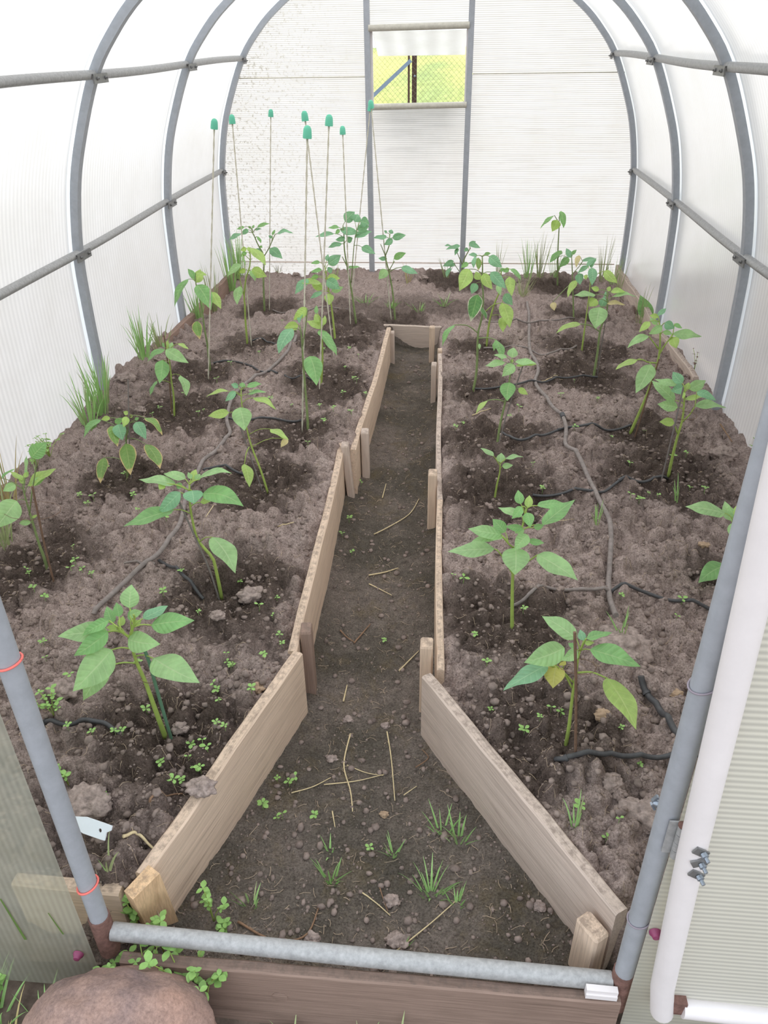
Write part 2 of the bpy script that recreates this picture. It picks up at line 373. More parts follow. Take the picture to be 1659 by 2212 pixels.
# ------------------------------------------------------------------ the beds and the path as one relief
Y_FRONT, Y_BACK = .81, 6.265
def x_left(y): return np.interp(y, [.80, .90, 1.572, 1.590, 1.60, 2.865, 2.875, 4.42, 4.75], [-.383, -.352, -.147, -.160, -.168, -.1995, -.1455, -.120, -.115])
def x_right(y): return np.interp(y, [.80, .893, 1.515, 1.532, 2.46, 4.02, 4.75], [.667, .607, .206, .240, .224, .184, .165])
def bed_base(x, y):
    return np.maximum(.212-.085*ss(.55, 1.45, np.abs(x))*(1-.5*ss(4.3, 6, y))-.125*ss(3.9, 5.9, y), .05)
def path_base(x, y):
    c = (x_left(y)+x_right(y))/2; h = (x_right(y)-x_left(y))/2
    return .018+.028*np.clip(np.abs(x-c)/h, 0, 1)**3+.02*ss(1.2, .85, y)
def path_fac(x, y):
    e = .007
    return ss(-e, e, x-x_left(y))*ss(-e, e, x_right(y)-x)*ss(-.010, .010, 4.716-y)
# plant base pixels are needed for the watered hollows
PLANTS = []   # filled below, data first
# each plant: crop origin, crop scale, stem points, radius px, leaves (base, tip, width, kind), extra branches, stake
# kinds: g green, b bluish, l light, y yellow green, e yellowed edge, t white tip, o gold, d dry ; upper case = strongly arched
def P(label, org, s, stem, leaves, rad=4.0, branches=(), stake=None, tall=1.0, dark=False):
    PLANTS.append(dict(label=label, org=org, s=s, stem=stem, leaves=leaves, rad=rad, branches=branches, stake=stake, dark=dark))
P('sturdy young pepper plant with broad leaves and green stick beside the near left board', (110, 1250), 4.879,
  [(1200, 1640), (1100, 1380), (1000, 1100), (900, 870), (840, 650), (850, 540)],
  [((600, 560), (70, 610), 200, 'l'), ((610, 440), (330, 600), 120, 'g'), ((600, 560), (240, 815), 190, 'g'), ((640, 750), (230, 1190), 320, 'l'),
   ((600, 930), (340, 1285), 200, 'L'), ((830, 310), (850, 60), 195, 'l'), ((970, 420), (1235, 285), 115, 'b'), ((1060, 490), (1515, 440), 210, 'g'),
   ((815, 640), (1155, 690), 230, 'L'), ((1080, 840), (1570, 1100), 290, 'l'), ((650, 470), (590, 290), 110, 'g'), ((720, 400), (690, 250), 100, 'g'),
   ((720, 500), (760, 390), 75, 'y'), ((860, 490), (955, 440), 70, 'y'), ((840, 440), (845, 310), 60, 'g'), ((830, 390), (965, 345), 90, 'l'), ((700, 520), (580, 515), 60, 'y')],
  5.5, [[(830, 620), (720, 540), (690, 500)], [(845, 600), (880, 430), (870, 380)]], ('green', [(1275, 1690), (1120, 1180), (1030, 860), (990, 760)]))
P('pepper plant with bent thick stem and one low hanging leaf, left bed second row', (250, 1000), 5.53,
  [(1265, 1620), (1240, 1480), (1200, 1290), (1160, 1140), (1050, 1010), (970, 900), (920, 700), (885, 480), (880, 260)],
  [((710, 255), (270, 200), 110, 'l'), ((830, 190), (570, 130), 110, 'l'), ((770, 350), (510, 600), 170, 'B'), ((690, 560), (90, 760), 165, 'g'),
   ((920, 200), (960, 75), 90, 'y'), ((990, 200), (1390, 125), 80, 'L'), ((910, 330), (935, 490), 240, 'b'), ((1040, 370), (1530, 520), 230, 'G'),
   ((1010, 470), (1230, 400), 80, 'y'), ((1160, 890), (1430, 1320), 260, 'l'), ((790, 290), (720, 250), 80, 'g'), ((570, 250), (520, 320), 90, 'y'),
   ((900, 190), (865, 110), 60, 'l'), ((950, 200), (1010, 130), 75, 'l')],
  4.2, [], ('dark', [(1250, 1640), (1130, 1300), (990, 980), (740, 420)]))
P('lanky pepper plant with drooping pale leaves at the left edge of the photo', (0, 930), 6.32,
  [(650, 1900), (590, 1700), (540, 1570), (430, 1200), (370, 1000), (320, 810), (330, 740)],
  [((430, 370), (640, 160), 200, 'g'), ((380, 750), (770, 520), 120, 'y'), ((440, 750), (640, 620), 90, 'l'), ((300, 680), (130, 560), 70, 'y'),
   ((210, 740), (40, 830), 120, 'l'), ((330, 640), (385, 560), 60, 'y'), ((20, 650), (215, 520), 32, 'g'), ((225, 960), (-60, 1340), 300, 'l'),
   ((420, 1250), (260, 1270), 80, 'L'), ((440, 1190), (510, 1150), 40, 'y'), ((370, 600), (370, 330), 45, 'l'), ((340, 720), (250, 640), 70, 'y')],
  3.2, [[(400, 1150), (430, 900), (490, 500), (490, 390)]], ('brown', [(730, 2060), (620, 1620), (520, 1150), (440, 760)]), dark=True)
P('wilting pepper plant with yellow edged hanging leaves, left bed', (170, 860), 8.295,
  [(870, 1440), (855, 1000), (850, 690), (890, 560), (900, 330)],
  [((700, 470), (790, 760), 235, 'b'), ((580, 500), (700, 870), 200, 'e'), ((840, 820), (930, 1380), 290, 'e'), ((1210, 830), (1460, 1270), 235, 'e'),
   ((1030, 430), (1210, 740), 220, 'b'), ((1180, 350), (1500, 670), 120, 'E'), ((400, 390), (90, 720), 105, 'G'), ((560, 350), (400, 390), 90, 'y'),
   ((650, 450), (800, 350), 110, 'g'), ((860, 330), (800, 520), 130, 'y'), ((450, 1070), (390, 1530), 190, 'e'), ((890, 280), (800, 245), 80, 'y'),
   ((910, 330), (980, 310), 60, 'y'), ((1010, 390), (1080, 350), 60, 'g')],
  3.0, [], ('grey', [(925, 1440), (910, 860), (895, 200), (885, -330)]), dark=True)
P('slim pepper plant with heart shaped pale leaf and dry fallen tip, left bed', (430, 810), 7.54,
  [(1120, 1890), (1000, 1540), (860, 1180), (790, 930), (720, 600), (690, 440), (685, 250)],
  [((660, 530), (740, 910), 320, 'l'), ((485, 610), (145, 670), 150, 'y'), ((480, 265), (110, 370), 55, 'Y'), ((590, 265), (425, 430), 115, 'b'),
   ((880, 370), (1255, 570), 105, 'Y'), ((800, 310), (1100, 280), 60, 'g'), ((780, 190), (1020, 150), 90, 'g'), ((640, 200), (520, 150), 90, 'b'),
   ((700, 200), (710, 120), 105, 'g'), ((1160, 880), (1460, 1060), 110, 'y'), ((1440, 1040), (1330, 1180), 110, 'd'), ((740, 1450), (820, 1830), 180, 'y')],
  2.6, [[(820, 1170), (770, 1270), (740, 1450)]], ('grey', [(1050, 1880), (700, 920), (560, 520)]))
P('small pepper plant with four spread leaves near the left wall', (300, 720), 11.06,
  [(840, 1960), (830, 1500), (780, 1150), (750, 800), (700, 430)],
  [((650, 385), (1190, 710), 290, 'l'), ((620, 390), (200, 690), 120, 'G'), ((560, 640), (490, 1200), 330, 'g'), ((1000, 1010), (1135, 1500), 210, 'l'),
   ((420, 1140), (265, 1490), 90, 'g'), ((690, 370), (690, 160), 100, 'y'), ((640, 340), (560, 220), 80, 'g'), ((740, 350), (800, 210), 110, 'l'), ((950, 240), (1190, 380), 90, 'y')],
  2.4, [], ('brown', [(780, 1960), (720, 1000), (650, 400), (600, 50)]))
P('leggy pepper plant with hole eaten leaf beside the leftmost white rod', (360, 560), 7.9,
  [(740, 1900), (700, 1500), (640, 1150), (610, 900), (560, 680), (500, 430), (490, 280)],
  [((370, 340), (140, 820), 110, 'G'), ((480, 340), (360, 160), 105, 'g'), ((500, 400), (570, 170), 170, 'y'), ((520, 440), (760, 870), 255, 'g'),
   ((770, 560), (930, 850), 170, 'y'), ((510, 1060), (570, 1370), 170, 'e'), ((500, 230), (690, 270), 80, 'y')],
  2.6, [[(560, 680), (660, 560), (770, 560)]], dark=True)
P('forked pepper plant with drooping leaves behind the second white rod', (480, 460), 9.217,
  [(500, 2600), (460, 2100), (450, 1800), (435, 1660), (470, 1320), (540, 1100), (560, 900), (545, 700)],
  [((380, 1030), (100, 1270), 130, 'L'), ((460, 1120), (330, 1190), 95, 'y'), ((350, 1460), (300, 1830), 170, 'l'), ((590, 1130), (890, 1270), 215, 'y'),
   ((580, 700), (870, 1050), 175, 'y'), ((570, 1150), (660, 1360), 110, 'l'), ((480, 700), (370, 750), 90, 'y'), ((520, 680), (550, 790), 75, 'y'),
   ((480, 780), (370, 870), 80, 'g'), ((390, 820), (450, 1080), 45, 'l')],
  2.4, [[(435, 1660), (380, 1450), (330, 1200)]])
P('branching pepper plant in the far left corner of the beds', (480, 460), 9.217,
  [(840, 1950), (820, 1300), (830, 870), (720, 650), (660, 510), (600, 380), (580, 300)],
  [((950, 710), (1200, 910), 185, 'b'), ((1090, 410), (1420, 410), 70, 'B'), ((1000, 440), (1055, 330), 50, 'g'), ((1000, 490), (920, 450), 60, 'b'),
   ((800, 810), (640, 720), 130, 'b'), ((690, 470), (770, 610), 60, 'g'), ((760, 650), (800, 700), 50, 'g'), ((370, 410), (120, 550), 80, 'b'),
   ((520, 330), (370, 430), 90, 'b'), ((440, 280), (290, 325), 60, 'g'), ((700, 290), (950, 215), 70, 'g'), ((650, 340), (790, 320), 40, 'b'),
   ((570, 310), (520, 260), 50, 'g'), ((600, 300), (640, 240), 45, 'g')],
  2.3, [[(835, 860), (930, 700), (1010, 520), (1050, 430)]], dark=True)
P('pepper plant with large hanging heart leaf at the nearest white rod', (590, 540), 5.53,
  [(415, 2130), (400, 1850), (355, 1300), (345, 1100), (320, 900)],
  [((440, 1270), (520, 1620), 230, 'g'), ((230, 940), (65, 1240), 150, 'b'), ((300, 900), (130, 930), 110, 'y'), ((400, 690), (240, 840), 115, 'Y'), ((340, 740), (310, 880), 60, 'b')],
  3.0, [[(350, 1150), (390, 900), (410, 700)], [(370, 1400), (420, 1300), (440, 1270)]], dark=True)
P('pepper plant with one long arching leaf behind the third white rod from the right', (590, 540), 5.53,
  [(570, 1610), (590, 1300), (580, 1000), (555, 800), (530, 760)],
  [((540, 970), (760, 1260), 115, 'g'), ((590, 930), (400, 850), 100, 'y'), ((550, 860), (500, 760), 85, 'y'), ((520, 760), (520, 660), 50, 'g'), ((600, 900), (620, 780), 60, 'y'), ((530, 990), (650, 980), 70, 'g')],
  2.6)
P('bushy pepper plant in the middle of the left bed towards the back', (590, 540), 5.53,
  [(740, 1060), (700, 700), (650, 400), (620, 200)],
  [((640, 360), (800, 470), 130, 'b'), ((420, 350), (260, 530), 100, 'b'), ((590, 470), (450, 370), 95, 'y'), ((580, 500), (440, 580), 60, 'b'),
   ((660, 520), (670, 660), 115, 'y'), ((700, 490), (840, 440), 75, 'l'), ((660, 170), (810, 60), 120, 'b'), ((650, 330), (800, 340), 90, 'y'),
   ((560, 150), (450, 165), 45, 'g'), ((580, 235), (450, 270), 50, 'g'), ((640, 130), (660, 50), 50, 'b'), ((650, 250), (710, 220), 75, 'b'), ((540, 310), (450, 340), 55, 'g'), ((570, 400), (290, 380), 70, 'y')],
  2.4)
P('tallest leafy pepper plant left of the window post', (670, 440), 6.636,
  [(660, 1720), (620, 1430), (590, 1230), (530, 900), (490, 650), (485, 440), (470, 320)],
  [((500, 260), (640, 115), 150, 'b'), ((640, 260), (690, 150), 145, 'b'), ((720, 250), (850, 290), 150, 'b'), ((680, 370), (850, 320), 110, 'b'),
   ((640, 480), (890, 400), 95, 'b'), ((430, 370), (720, 430), 110, 'b'), ((415, 340), (255, 350), 50, 'g'), ((340, 430), (70, 480), 65, 'b'),
   ((500, 490), (360, 520), 75, 'b'), ((520, 530), (610, 490), 90, 'b'), ((450, 575), (255, 630), 70, 'b'), ((740, 620), (935, 720), 110, 'b'),
   ((520, 930), (720, 910), 40, 'g'), ((420, 370), (360, 440), 55, 'g')],
  2.4, [[(590, 1130), (620, 700), (640, 520), (690, 300)], [(530, 900), (460, 760)]], dark=True)
P('thin forked pepper plant right of the window post', (670, 440), 6.636,
  [(1220, 1660), (1180, 1250), (1130, 980), (1080, 750), (1130, 620), (1140, 440)],
  [((1180, 490), (1375, 450), 100, 'b'), ((1180, 510), (1060, 590), 90, 'b'), ((1100, 480), (900, 490), 65, 'b'), ((1100, 790), (975, 780), 60, 'b'),
   ((1200, 790), (1375, 705), 95, 'g'), ((1310, 910), (1545, 1005), 100, 'b'), ((1100, 950), (980, 1085), 130, 'l'), ((1150, 430), (1170, 370), 70, 'b'), ((1100, 420), (1060, 385), 35, 'b')],
  2.2, [[(1130, 960), (1210, 820)], [(1130, 980), (1220, 930), (1310, 910)], [(1080, 750), (1010, 580)]], dark=True)
P('tall pepper plant with half white bleached leaf beside the far end of the path', (940, 500), 6.145,
  [(500, 2110), (550, 1850), (570, 1350), (620, 1150), (640, 850), (620, 680), (630, 520), (625, 330)],
  [((450, 500), (320, 790), 190, 'y'), ((440, 420), (340, 480), 65, 'g'), ((590, 640), (540, 530), 100, 'y'), ((640, 560), (760, 770), 130, 'y'),
   ((720, 330), (890, 480), 130, 'b'), ((740, 540), (940, 760), 140, 'b'), ((560, 840), (470, 1200), 195, 't'), ((540, 690), (480, 830), 110, 'b'),
   ((600, 1000), (680, 1180), 60, 't'), ((260, 1240), (95, 1530), 70, 'G'), ((810, 1440), (890, 1720), 110, 'g'), ((800, 1460), (780, 1590), 60, 'g'),
   ((590, 1490), (590, 1570), 40, 'l'), ((560, 320), (440, 310), 50, 'b'), ((570, 350), (570, 520), 80, 'e'), ((530, 330), (510, 490), 60, 'b'), ((650, 310), (740, 290), 45, 'g')],
  2.8, [[(570, 1350), (430, 1250), (260, 1240)], [(565, 1420), (700, 1410), (810, 1440)]], dark=True)
P('yellow green pepper plant right behind the bleached leaf plant', (940, 500), 6.145,
  [(680, 1530), (720, 1200), (790, 950), (850, 800), (880, 520)],
  [((890, 950), (990, 1280), 170, 'y'), ((900, 1130), (900, 1340), 120, 'y'), ((990, 600), (1020, 860), 130, 'y'), ((920, 830), (1030, 980), 120, 'b'),
   ((840, 700), (870, 850), 80, 'l'), ((1000, 500), (1140, 650), 60, 'G'), ((860, 515), (930, 490), 45, 'g'), ((980, 490), (900, 540), 60, 'g')],
  2.4, [[(670, 1060), (780, 970), (890, 950)]])
P('small bluish pepper plant in front of the right window post', (940, 500), 6.145,
  [(330, 680), (370, 420), (420, 300), (470, 220)],
  [((450, 160), (600, 220), 70, 'b'), ((450, 185), (540, 130), 65, 'b'), ((440, 230), (380, 260), 50, 'b'), ((330, 190), (140, 240), 55, 'b'),
   ((210, 190), (120, 190), 28, 'b'), ((300, 220), (260, 320), 50, 'b'), ((240, 390), (100, 460), 75, 'b'), ((200, 480), (150, 610), 55, 'b'), ((260, 430), (180, 460), 45, 'b')],
  2.0, [[(360, 440), (300, 300), (280, 220)], [(340, 560), (260, 440)]], dark=True)
P('single stemmed tall pepper plant with three top leaves by the back wall', (1120, 440), 5.925,
  [(500, 1050), (505, 600), (520, 300), (520, 170)],
  [((545, 95), (575, 315), 80, 'g'), ((500, 210), (430, 360), 120, 'y'), ((460, 150), (280, 320), 42, 'g'), ((550, 600), (395, 760), 80, 'g'), ((640, 690), (520, 820), 90, 'g')],
  1.9, [[(515, 240), (460, 150)], [(505, 700), (550, 600)]], dark=True)
P('pepper plant with a withered cream leaf near the right back corner', (1120, 440), 5.925,
  [(710, 1480), (690, 900), (680, 680)],
  [((680, 690), (610, 570), 75, 'b'), ((680, 650), (745, 590), 45, 'g'), ((770, 660), (740, 820), 65, 'd'), ((820, 740), (970, 690), 50, 'b'),
   ((900, 790), (750, 900), 60, 'b'), ((780, 890), (790, 1040), 100, 'b'), ((740, 980), (630, 1200), 85, 'y'), ((440, 1260), (460, 1370), 80, 'd')],
  1.9, [[(695, 1000), (560, 1130), (440, 1260)], [(690, 900), (780, 800), (820, 740)]], dark=True)
P('twin stemmed pepper plant with a rounded hanging bluish leaf, right bed back', (1120, 440), 5.925,
  [(810, 1880), (860, 1500), (900, 1200), (930, 900)],
  [((940, 820), (940, 1050), 115, 'b'), ((930, 820), (1000, 690), 45, 'b'), ((860, 910), (860, 975), 50, 'y'), ((1100, 860), (1270, 1020), 110, 'y'), ((880, 800), (980, 690), 60, 'b')],
  1.9, [[(920, 1000), (1010, 900), (1100, 860)]])
P('pepper plant with broad shield shaped leaf in the middle of the right bed', (1180, 580), 7.54,
  [(770, 1760), (830, 1400), (880, 1000), (960, 800), (1000, 600), (990, 380)],
  [((870, 630), (800, 985), 300, 'l'), ((820, 500), (700, 620), 160, 'y'), ((900, 620), (950, 460), 130, 'b'), ((800, 430), (450, 440), 90, 'l'),
   ((1080, 460), (1475, 470), 60, 'L'), ((1050, 380), (1290, 385), 85, 'Y'), ((860, 350), (730, 310), 80, 'y'), ((1010, 370), (1040, 290), 75, 'y'),
   ((990, 570), (1290, 600), 70, 'd'), ((560, 905), (160, 1055), 90, 'Y'), ((960, 480), (980, 350), 40, 'b')],
  2.8, [[(870, 1030), (720, 930), (560, 905)]], ('grey', [(830, 1760), (900, 1250), (990, 700), (1000, 560)]), dark=True)
P('slanting pepper plant with a downward leaf by the right wall', (1320, 620), 4.807,
  [(195, 1520), (330, 1220), (430, 960), (500, 700), (510, 450), (500, 360)],
  [((415, 805), (255, 1105), 170, 'l'), ((270, 755), (45, 860), 60, 'y'), ((390, 510), (170, 635), 80, 'L'), ((400, 360), (290, 470), 70, 'y'),
   ((530, 410), (390, 490), 85, 'l'), ((480, 390), (400, 320), 50, 'l'), ((490, 300), (575, 220), 50, 'b'), ((560, 370), (660, 430), 90, 'b'),
   ((640, 490), (945, 515), 90, 'l'), ((640, 520), (680, 640), 100, 'y'), ((540, 465), (640, 490), 50, 'l'), ((660, 380), (740, 430), 40, 'g'), ((490, 310), (400, 295), 50, 'y')],
  3.4, [[(500, 700), (560, 600), (640, 500)], [(490, 640), (400, 520)], [(480, 790), (380, 780), (330, 755), (270, 755)]], ('brown', [(240, 1550), (420, 1000), (500, 750)]))
P('fresh pepper plant with spreading leaves in front of the right wall arch', (1320, 620), 4.807,
  [(590, 1990), (640, 1750), (690, 1550), (740, 1380), (760, 1180), (765, 1050)],
  [((740, 1000), (640, 880), 105, 'b'), ((750, 1040), (620, 1080), 110, 'b'), ((680, 1020), (450, 960), 70, 'l'), ((660, 1180), (420, 970), 115, 'l'),
   ((690, 1250), (480, 1215), 120, 'l'), ((655, 1410), (500, 1400), 90, 'y'), ((810, 1060), (985, 970), 110, 'l'), ((890, 1090), (1090, 1180), 80, 'b'),
   ((770, 1170), (965, 1140), 50, 'y'), ((870, 1240), (1200, 1255), 80, 'l'), ((780, 1060), (810, 990), 55, 'y'), ((750, 1090), (750, 1160), 50, 'y')],
  3.4, [[(740, 1400), (820, 1320), (870, 1240)], [(690, 1520), (660, 1430)]], ('dark', [(520, 2010), (680, 1350), (750, 1040)]))
P('pepper plant with pale upper leaves and a thin stick, right bed beside the path', (1010, 730), 8.73,
  [(565, 1960), (610, 1650), (700, 1250), (780, 850), (810, 650), (820, 450)],
  [((790, 840), (750, 1190), 300, 'g'), ((880, 510), (650, 730), 215, 'l'), ((700, 460), (330, 530), 130, 'l'), ((740, 370), (490, 320), 80, 'l'),
   ((840, 370), (870, 180), 205, 'l'), ((900, 450), (1300, 480), 125, 'l'), ((910, 520), (1310, 500), 70, 'y'), ((960, 950), (1140, 1070), 120, 'y'),
   ((370, 1180), (160, 1430), 90, 'y'), ((820, 470), (860, 400), 65, 'y')],
  2.8, [[(700, 1200), (540, 1160), (370, 1180)]], ('grey', [(575, 1990), (720, 1500), (930, 850), (1060, 480)]), dark=True)
P('tiny four leaved pepper seedling in the right bed', (1020, 960), 13.82,
  [(670, 1580), (740, 1200), (820, 850), (830, 580)],
  [((640, 350), (245, 110), 150, 'l'), ((860, 540), (870, 250), 280, 'l'), ((1000, 430), (1530, 370), 125, 'l'), ((900, 650), (1220, 620), 185, 'l')],
  2.6, [[(810, 600), (700, 430), (640, 350)], [(850, 560), (1000, 430)]])
P('large bushy pepper plant with many green leaves, right bed middle', (950, 950), 5.267,
  [(825, 2120), (825, 1700), (835, 1500), (870, 1200), (950, 950), (985, 780)],
  [((860, 1230), (855, 1540), 325, 'l'), ((1000, 1080), (850, 1255), 165, 'l'), ((620, 1240), (90, 1275), 180, 'l'), ((730, 1105), (360, 1160), 120, 'l'),
   ((700, 1080), (320, 1010), 160, 'l'), ((745, 1050), (600, 900), 150, 'g'), ((940, 870), (660, 770), 95, 'l'), ((920, 730), (890, 570), 110, 'g'),
   ((1000, 770), (1020, 630), 100, 'y'), ((930, 760), (820, 900), 110, 'g'), ((990, 830), (1030, 1000), 130, 'g'), ((1110, 750), (1420, 720), 100, 'g'),
   ((1170, 970), (1540, 680), 165, 'g'), ((1070, 1000), (1185, 970), 75, 'g'), ((940, 1010), (750, 985), 90, 'g'), ((1110, 1310), (1570, 1600), 230, 'l'),
   ((1010, 1150), (1190, 1175), 80, 'g'), ((960, 1020), (850, 1060), 75, 'l')],
  4.2, [[(830, 1530), (740, 1370), (650, 1250)], [(840, 1490), (980, 1400), (1110, 1310)], [(860, 1250), (780, 1180), (710, 1100)]])
P('pepper plant with a yellow leaf tied to a brown stick, nearest in the right bed', (1070, 1310), 5.027,
  [(765, 1500), (800, 1300), (840, 950), (880, 700), (900, 560), (920, 480)],
  [((880, 350), (505, 105), 190, 'l'), ((750, 450), (310, 610), 255, 'l'), ((560, 640), (85, 915), 175, 'b'), ((890, 480), (720, 590), 130, 'l'),
   ((1030, 470), (1580, 655), 215, 'g'), ((1210, 780), (1530, 1340), 240, 'y'), ((660, 640), (625, 890), 230, 'o'), ((990, 350), (1270, 285), 90, 'g'),
   ((960, 370), (920, 250), 85, 'b'), ((970, 400), (1075, 390), 55, 'y'), ((870, 440), (790, 400), 60, 'g'), ((760, 590), (690, 640), 80, 'o')],
  4.2, [[(890, 720), (1050, 715), (1210, 780)], [(840, 820), (700, 680), (560, 640)], [(830, 880), (760, 750), (660, 640)], [(920, 480), (960, 400), (985, 350)]],
  ('brown', [(885, 1600), (875, 900), (862, 280)]))
P('pepper plant half hidden behind the right door jamb', (1480, 950), 4.917,
  [(560, 1650), (545, 1300), (515, 900), (510, 850)],
  [((420, 780), (0, 710), 140, 'l'), ((490, 860), (420, 650), 105, 'l'), ((520, 800), (660, 680), 75, 'y'), ((520, 880), (545, 1085), 130, 'l'), ((540, 850), (630, 770), 75, 'g'), ((440, 1330), (140, 1520), 190, 'g'), ((530, 820), (460, 700), 70, 'l')],
  3.2)
def full(p, q): return (p['org'][0]+q[0]/p['s'], p['org'][1]+q[1]/p['s'])

# ------------------------------------------------------------------ soil relief
ys = [Y_FRONT+.012]
while ys[-1] < Y_BACK+.03: ys.append(ys[-1]+max(.0040*ys[-1]/1.25, .0036))
GY = np.array(ys); GX = np.arange(-1.60, 1.601, .0046)
XX, YY = np.meshgrid(GX, GY)
pf = path_fac(XX, YY)
bed = bed_base(XX, YY); pth = path_base(XX, YY)
def base_hit(u, v, zf):
    z = .18
    for _ in range(12):
        p = at_z(u, v, z); z = .5*z+.5*float(zf(p[0], p[1]))
    p = at_z(u, v, z); return p
hollow = np.zeros_like(XX); wet = np.zeros_like(XX)
for p in PLANTS:
    b = base_hit(*full(p, p['stem'][0]), bed_base); p['P0'] = b
    r = .085+.05*RNG.random(); cx, cyy = b[0]+RNG.normal()*.03, b[1]+RNG.normal()*.03-.01
    ang = np.arctan2(YY-cyy, XX-cx); rr = np.hypot(XX-cx, YY-cyy)*(1+.5*vnoise(XX*9+b[0]*7, YY*9))
    hollow = np.maximum(hollow, np.exp(-(rr/r)**2)); wet = np.maximum(wet, 1.12*np.exp(-(rr/(r*2.2))**4))
wet = np.clip(wet+.5*fbm(XX, YY, 6, 4)*(wet > .02)+.55*np.clip(fbm(XX+9, YY, 1.6, 4)-.02, 0, 1)+.45*ss(1.75, 1.0, YY)*ss(.6, .1, np.abs(XX+.55)), 0, 1)*(1-pf)
wet = wet*.6+.4*ss(.3, .62, wet+.55*fbm(XX+2, YY+4, 14, 4, .65)*(wet > .04))
wet = np.clip(np.maximum(wet, .75*ss(4.75, 5.0, YY)*ss(5.6, 5.2, YY)*(np.abs(XX+.05) < .6)*(1-pf)), 0, 1)
bed = bed-.034*hollow+.045*fbm(XX, YY, 2.1, 3)+.030*fbm(XX, YY, 8, 4, .6)+.016*fbm(XX, YY, 34, 3, .6)
bed += .010*np.abs(fbm(XX+3, YY+5, 22, 3, .6))
pth = pth+.010*fbm(XX, YY, 5, 4)+.006*fbm(XX, YY, 34, 3, .6)
bed -= .075*np.exp(-((XX+.50)/.10)**2-((YY-.97)/.075)**2)
# next to the boards the bed stays at board height
edge = np.exp(-np.minimum(np.abs(XX-x_left(YY)), np.abs(XX-x_right(YY)))/.05)*(YY < 4.75)
bed = bed-.012*edge
Z = bed*(1-pf)+pth*pf
fr = ss(.885, .902, YY)*(1-pf)+pf; Z = Z*fr+(.05+.01*fbm(XX, YY, 20, 3))*(1-fr)
# clods pressed into the relief
rng = np.random.default_rng(5)
def stamp(n, rmin, rmax, hf, ylo, yhi, onpath=False):
    for _ in range(n):
        y = ylo*(yhi/ylo)**rng.random(); x = rng.uniform(-1.57, 1.57)
        r = rmin+(rmax-rmin)*rng.random()**3
        on = (x > x_left(y)-.01) and (x < x_right(y)+.01) and y < 4.72
        if on != onpath: continue
        i0, i1 = np.searchsorted(GY, [y-r, y+r]); j0, j1 = np.searchsorted(GX, [x-r, x+r])
        if i1-i0 < 2 or j1-j0 < 2: continue
        sx, sy = XX[i0:i1, j0:j1]-x, YY[i0:i1, j0:j1]-y
        a = rng.random()*3.14; el = .65+.35*rng.random()
        q = ((sx*math.cos(a)+sy*math.sin(a))/r)**2+((-sx*math.sin(a)+sy*math.cos(a))/(r*el))**2
        q = q*(1+.7*vnoise(sx/r*2.3+x*31, sy/r*2.3+y*17))
        h = np.sqrt(np.clip(1-q, 0, 1))*r*hf*(.7+.6*rng.random())
        c = Z[i0:i1, j0:j1]; m0 = Z[(i0+i1)//2, (j0+j1)//2]
        same = (pf[i0:i1, j0:j1] > .98) if onpath else (pf[i0:i1, j0:j1] < .02)
        Z[i0:i1, j0:j1] = np.where((q < 1) & same, np.maximum(c, .5*(c+m0)-.15*r*hf+h), c)
stamp(1700, .02, .055, .72, .84, 6.2); stamp(16000, .007, .030, .95, .84, 3.0); stamp(8000, .010, .036, .85, 2.2, 6.3); stamp(2600, .005, .015, .6, .84, 4.7, True)
nx, ny = len(GX), len(GY)
idx = np.arange(nx*ny).reshape(ny, nx)
faces = np.stack([idx[:-1, :-1], idx[:-1, 1:], idx[1:, 1:], idx[1:, :-1]], -1).reshape(-1, 4)
me = bpy.data.meshes.new('floor'); me.vertices.add(nx*ny); me.loops.add(faces.size); me.polygons.add(len(faces))
me.vertices.foreach_set('co', np.stack([XX, YY, Z], -1).astype(np.float32).ravel())
me.loops.foreach_set('vertex_index', faces.ravel().astype(np.int32))
me.polygons.foreach_set('loop_start', (np.arange(len(faces))*4).astype(np.int32))
me.polygons.foreach_set('use_smooth', np.ones(len(faces), bool))
me.update(calc_edges=True)
for nm, arr in (('wet', wet), ('path', pf)):
    a = me.attributes.new(nm, 'FLOAT', 'POINT'); a.data.foreach_set('value', arr.astype(np.float32).ravel())
me.materials.append(MATS['soil'])
floor = tag(link(bpy.data.objects.new('floor', me)), 'brown crumbly soil of the two beds and the sunken path', 'floor', kind='structure')
def soil_z(x, y):
    j = np.clip((x-GX[0])/(GX[1]-GX[0]), 0, nx-1.001); i = np.clip(np.interp(y, GY, np.arange(ny)), 0, ny-1.001)
    j0, i0 = int(j), int(i); fj, fi = j-j0, i-i0
    return float((Z[i0, j0]*(1-fj)+Z[i0, j0+1]*fj)*(1-fi)+(Z[i0+1, j0]*(1-fj)+Z[i0+1, j0+1]*fj)*fi)
def hit(u, v):
    """first point where the ray meets the relief"""
    d = ray(u, v); t0 = (CAM[2]-.36)/-d[2]; t1 = (CAM[2]+.02)/-d[2]
    for t in np.linspace(t0, t1, 160):
        p = CAM+d*t
        if p[2] <= soil_z(p[0], p[1]): break
    p[2] = soil_z(p[0], p[1]); return p
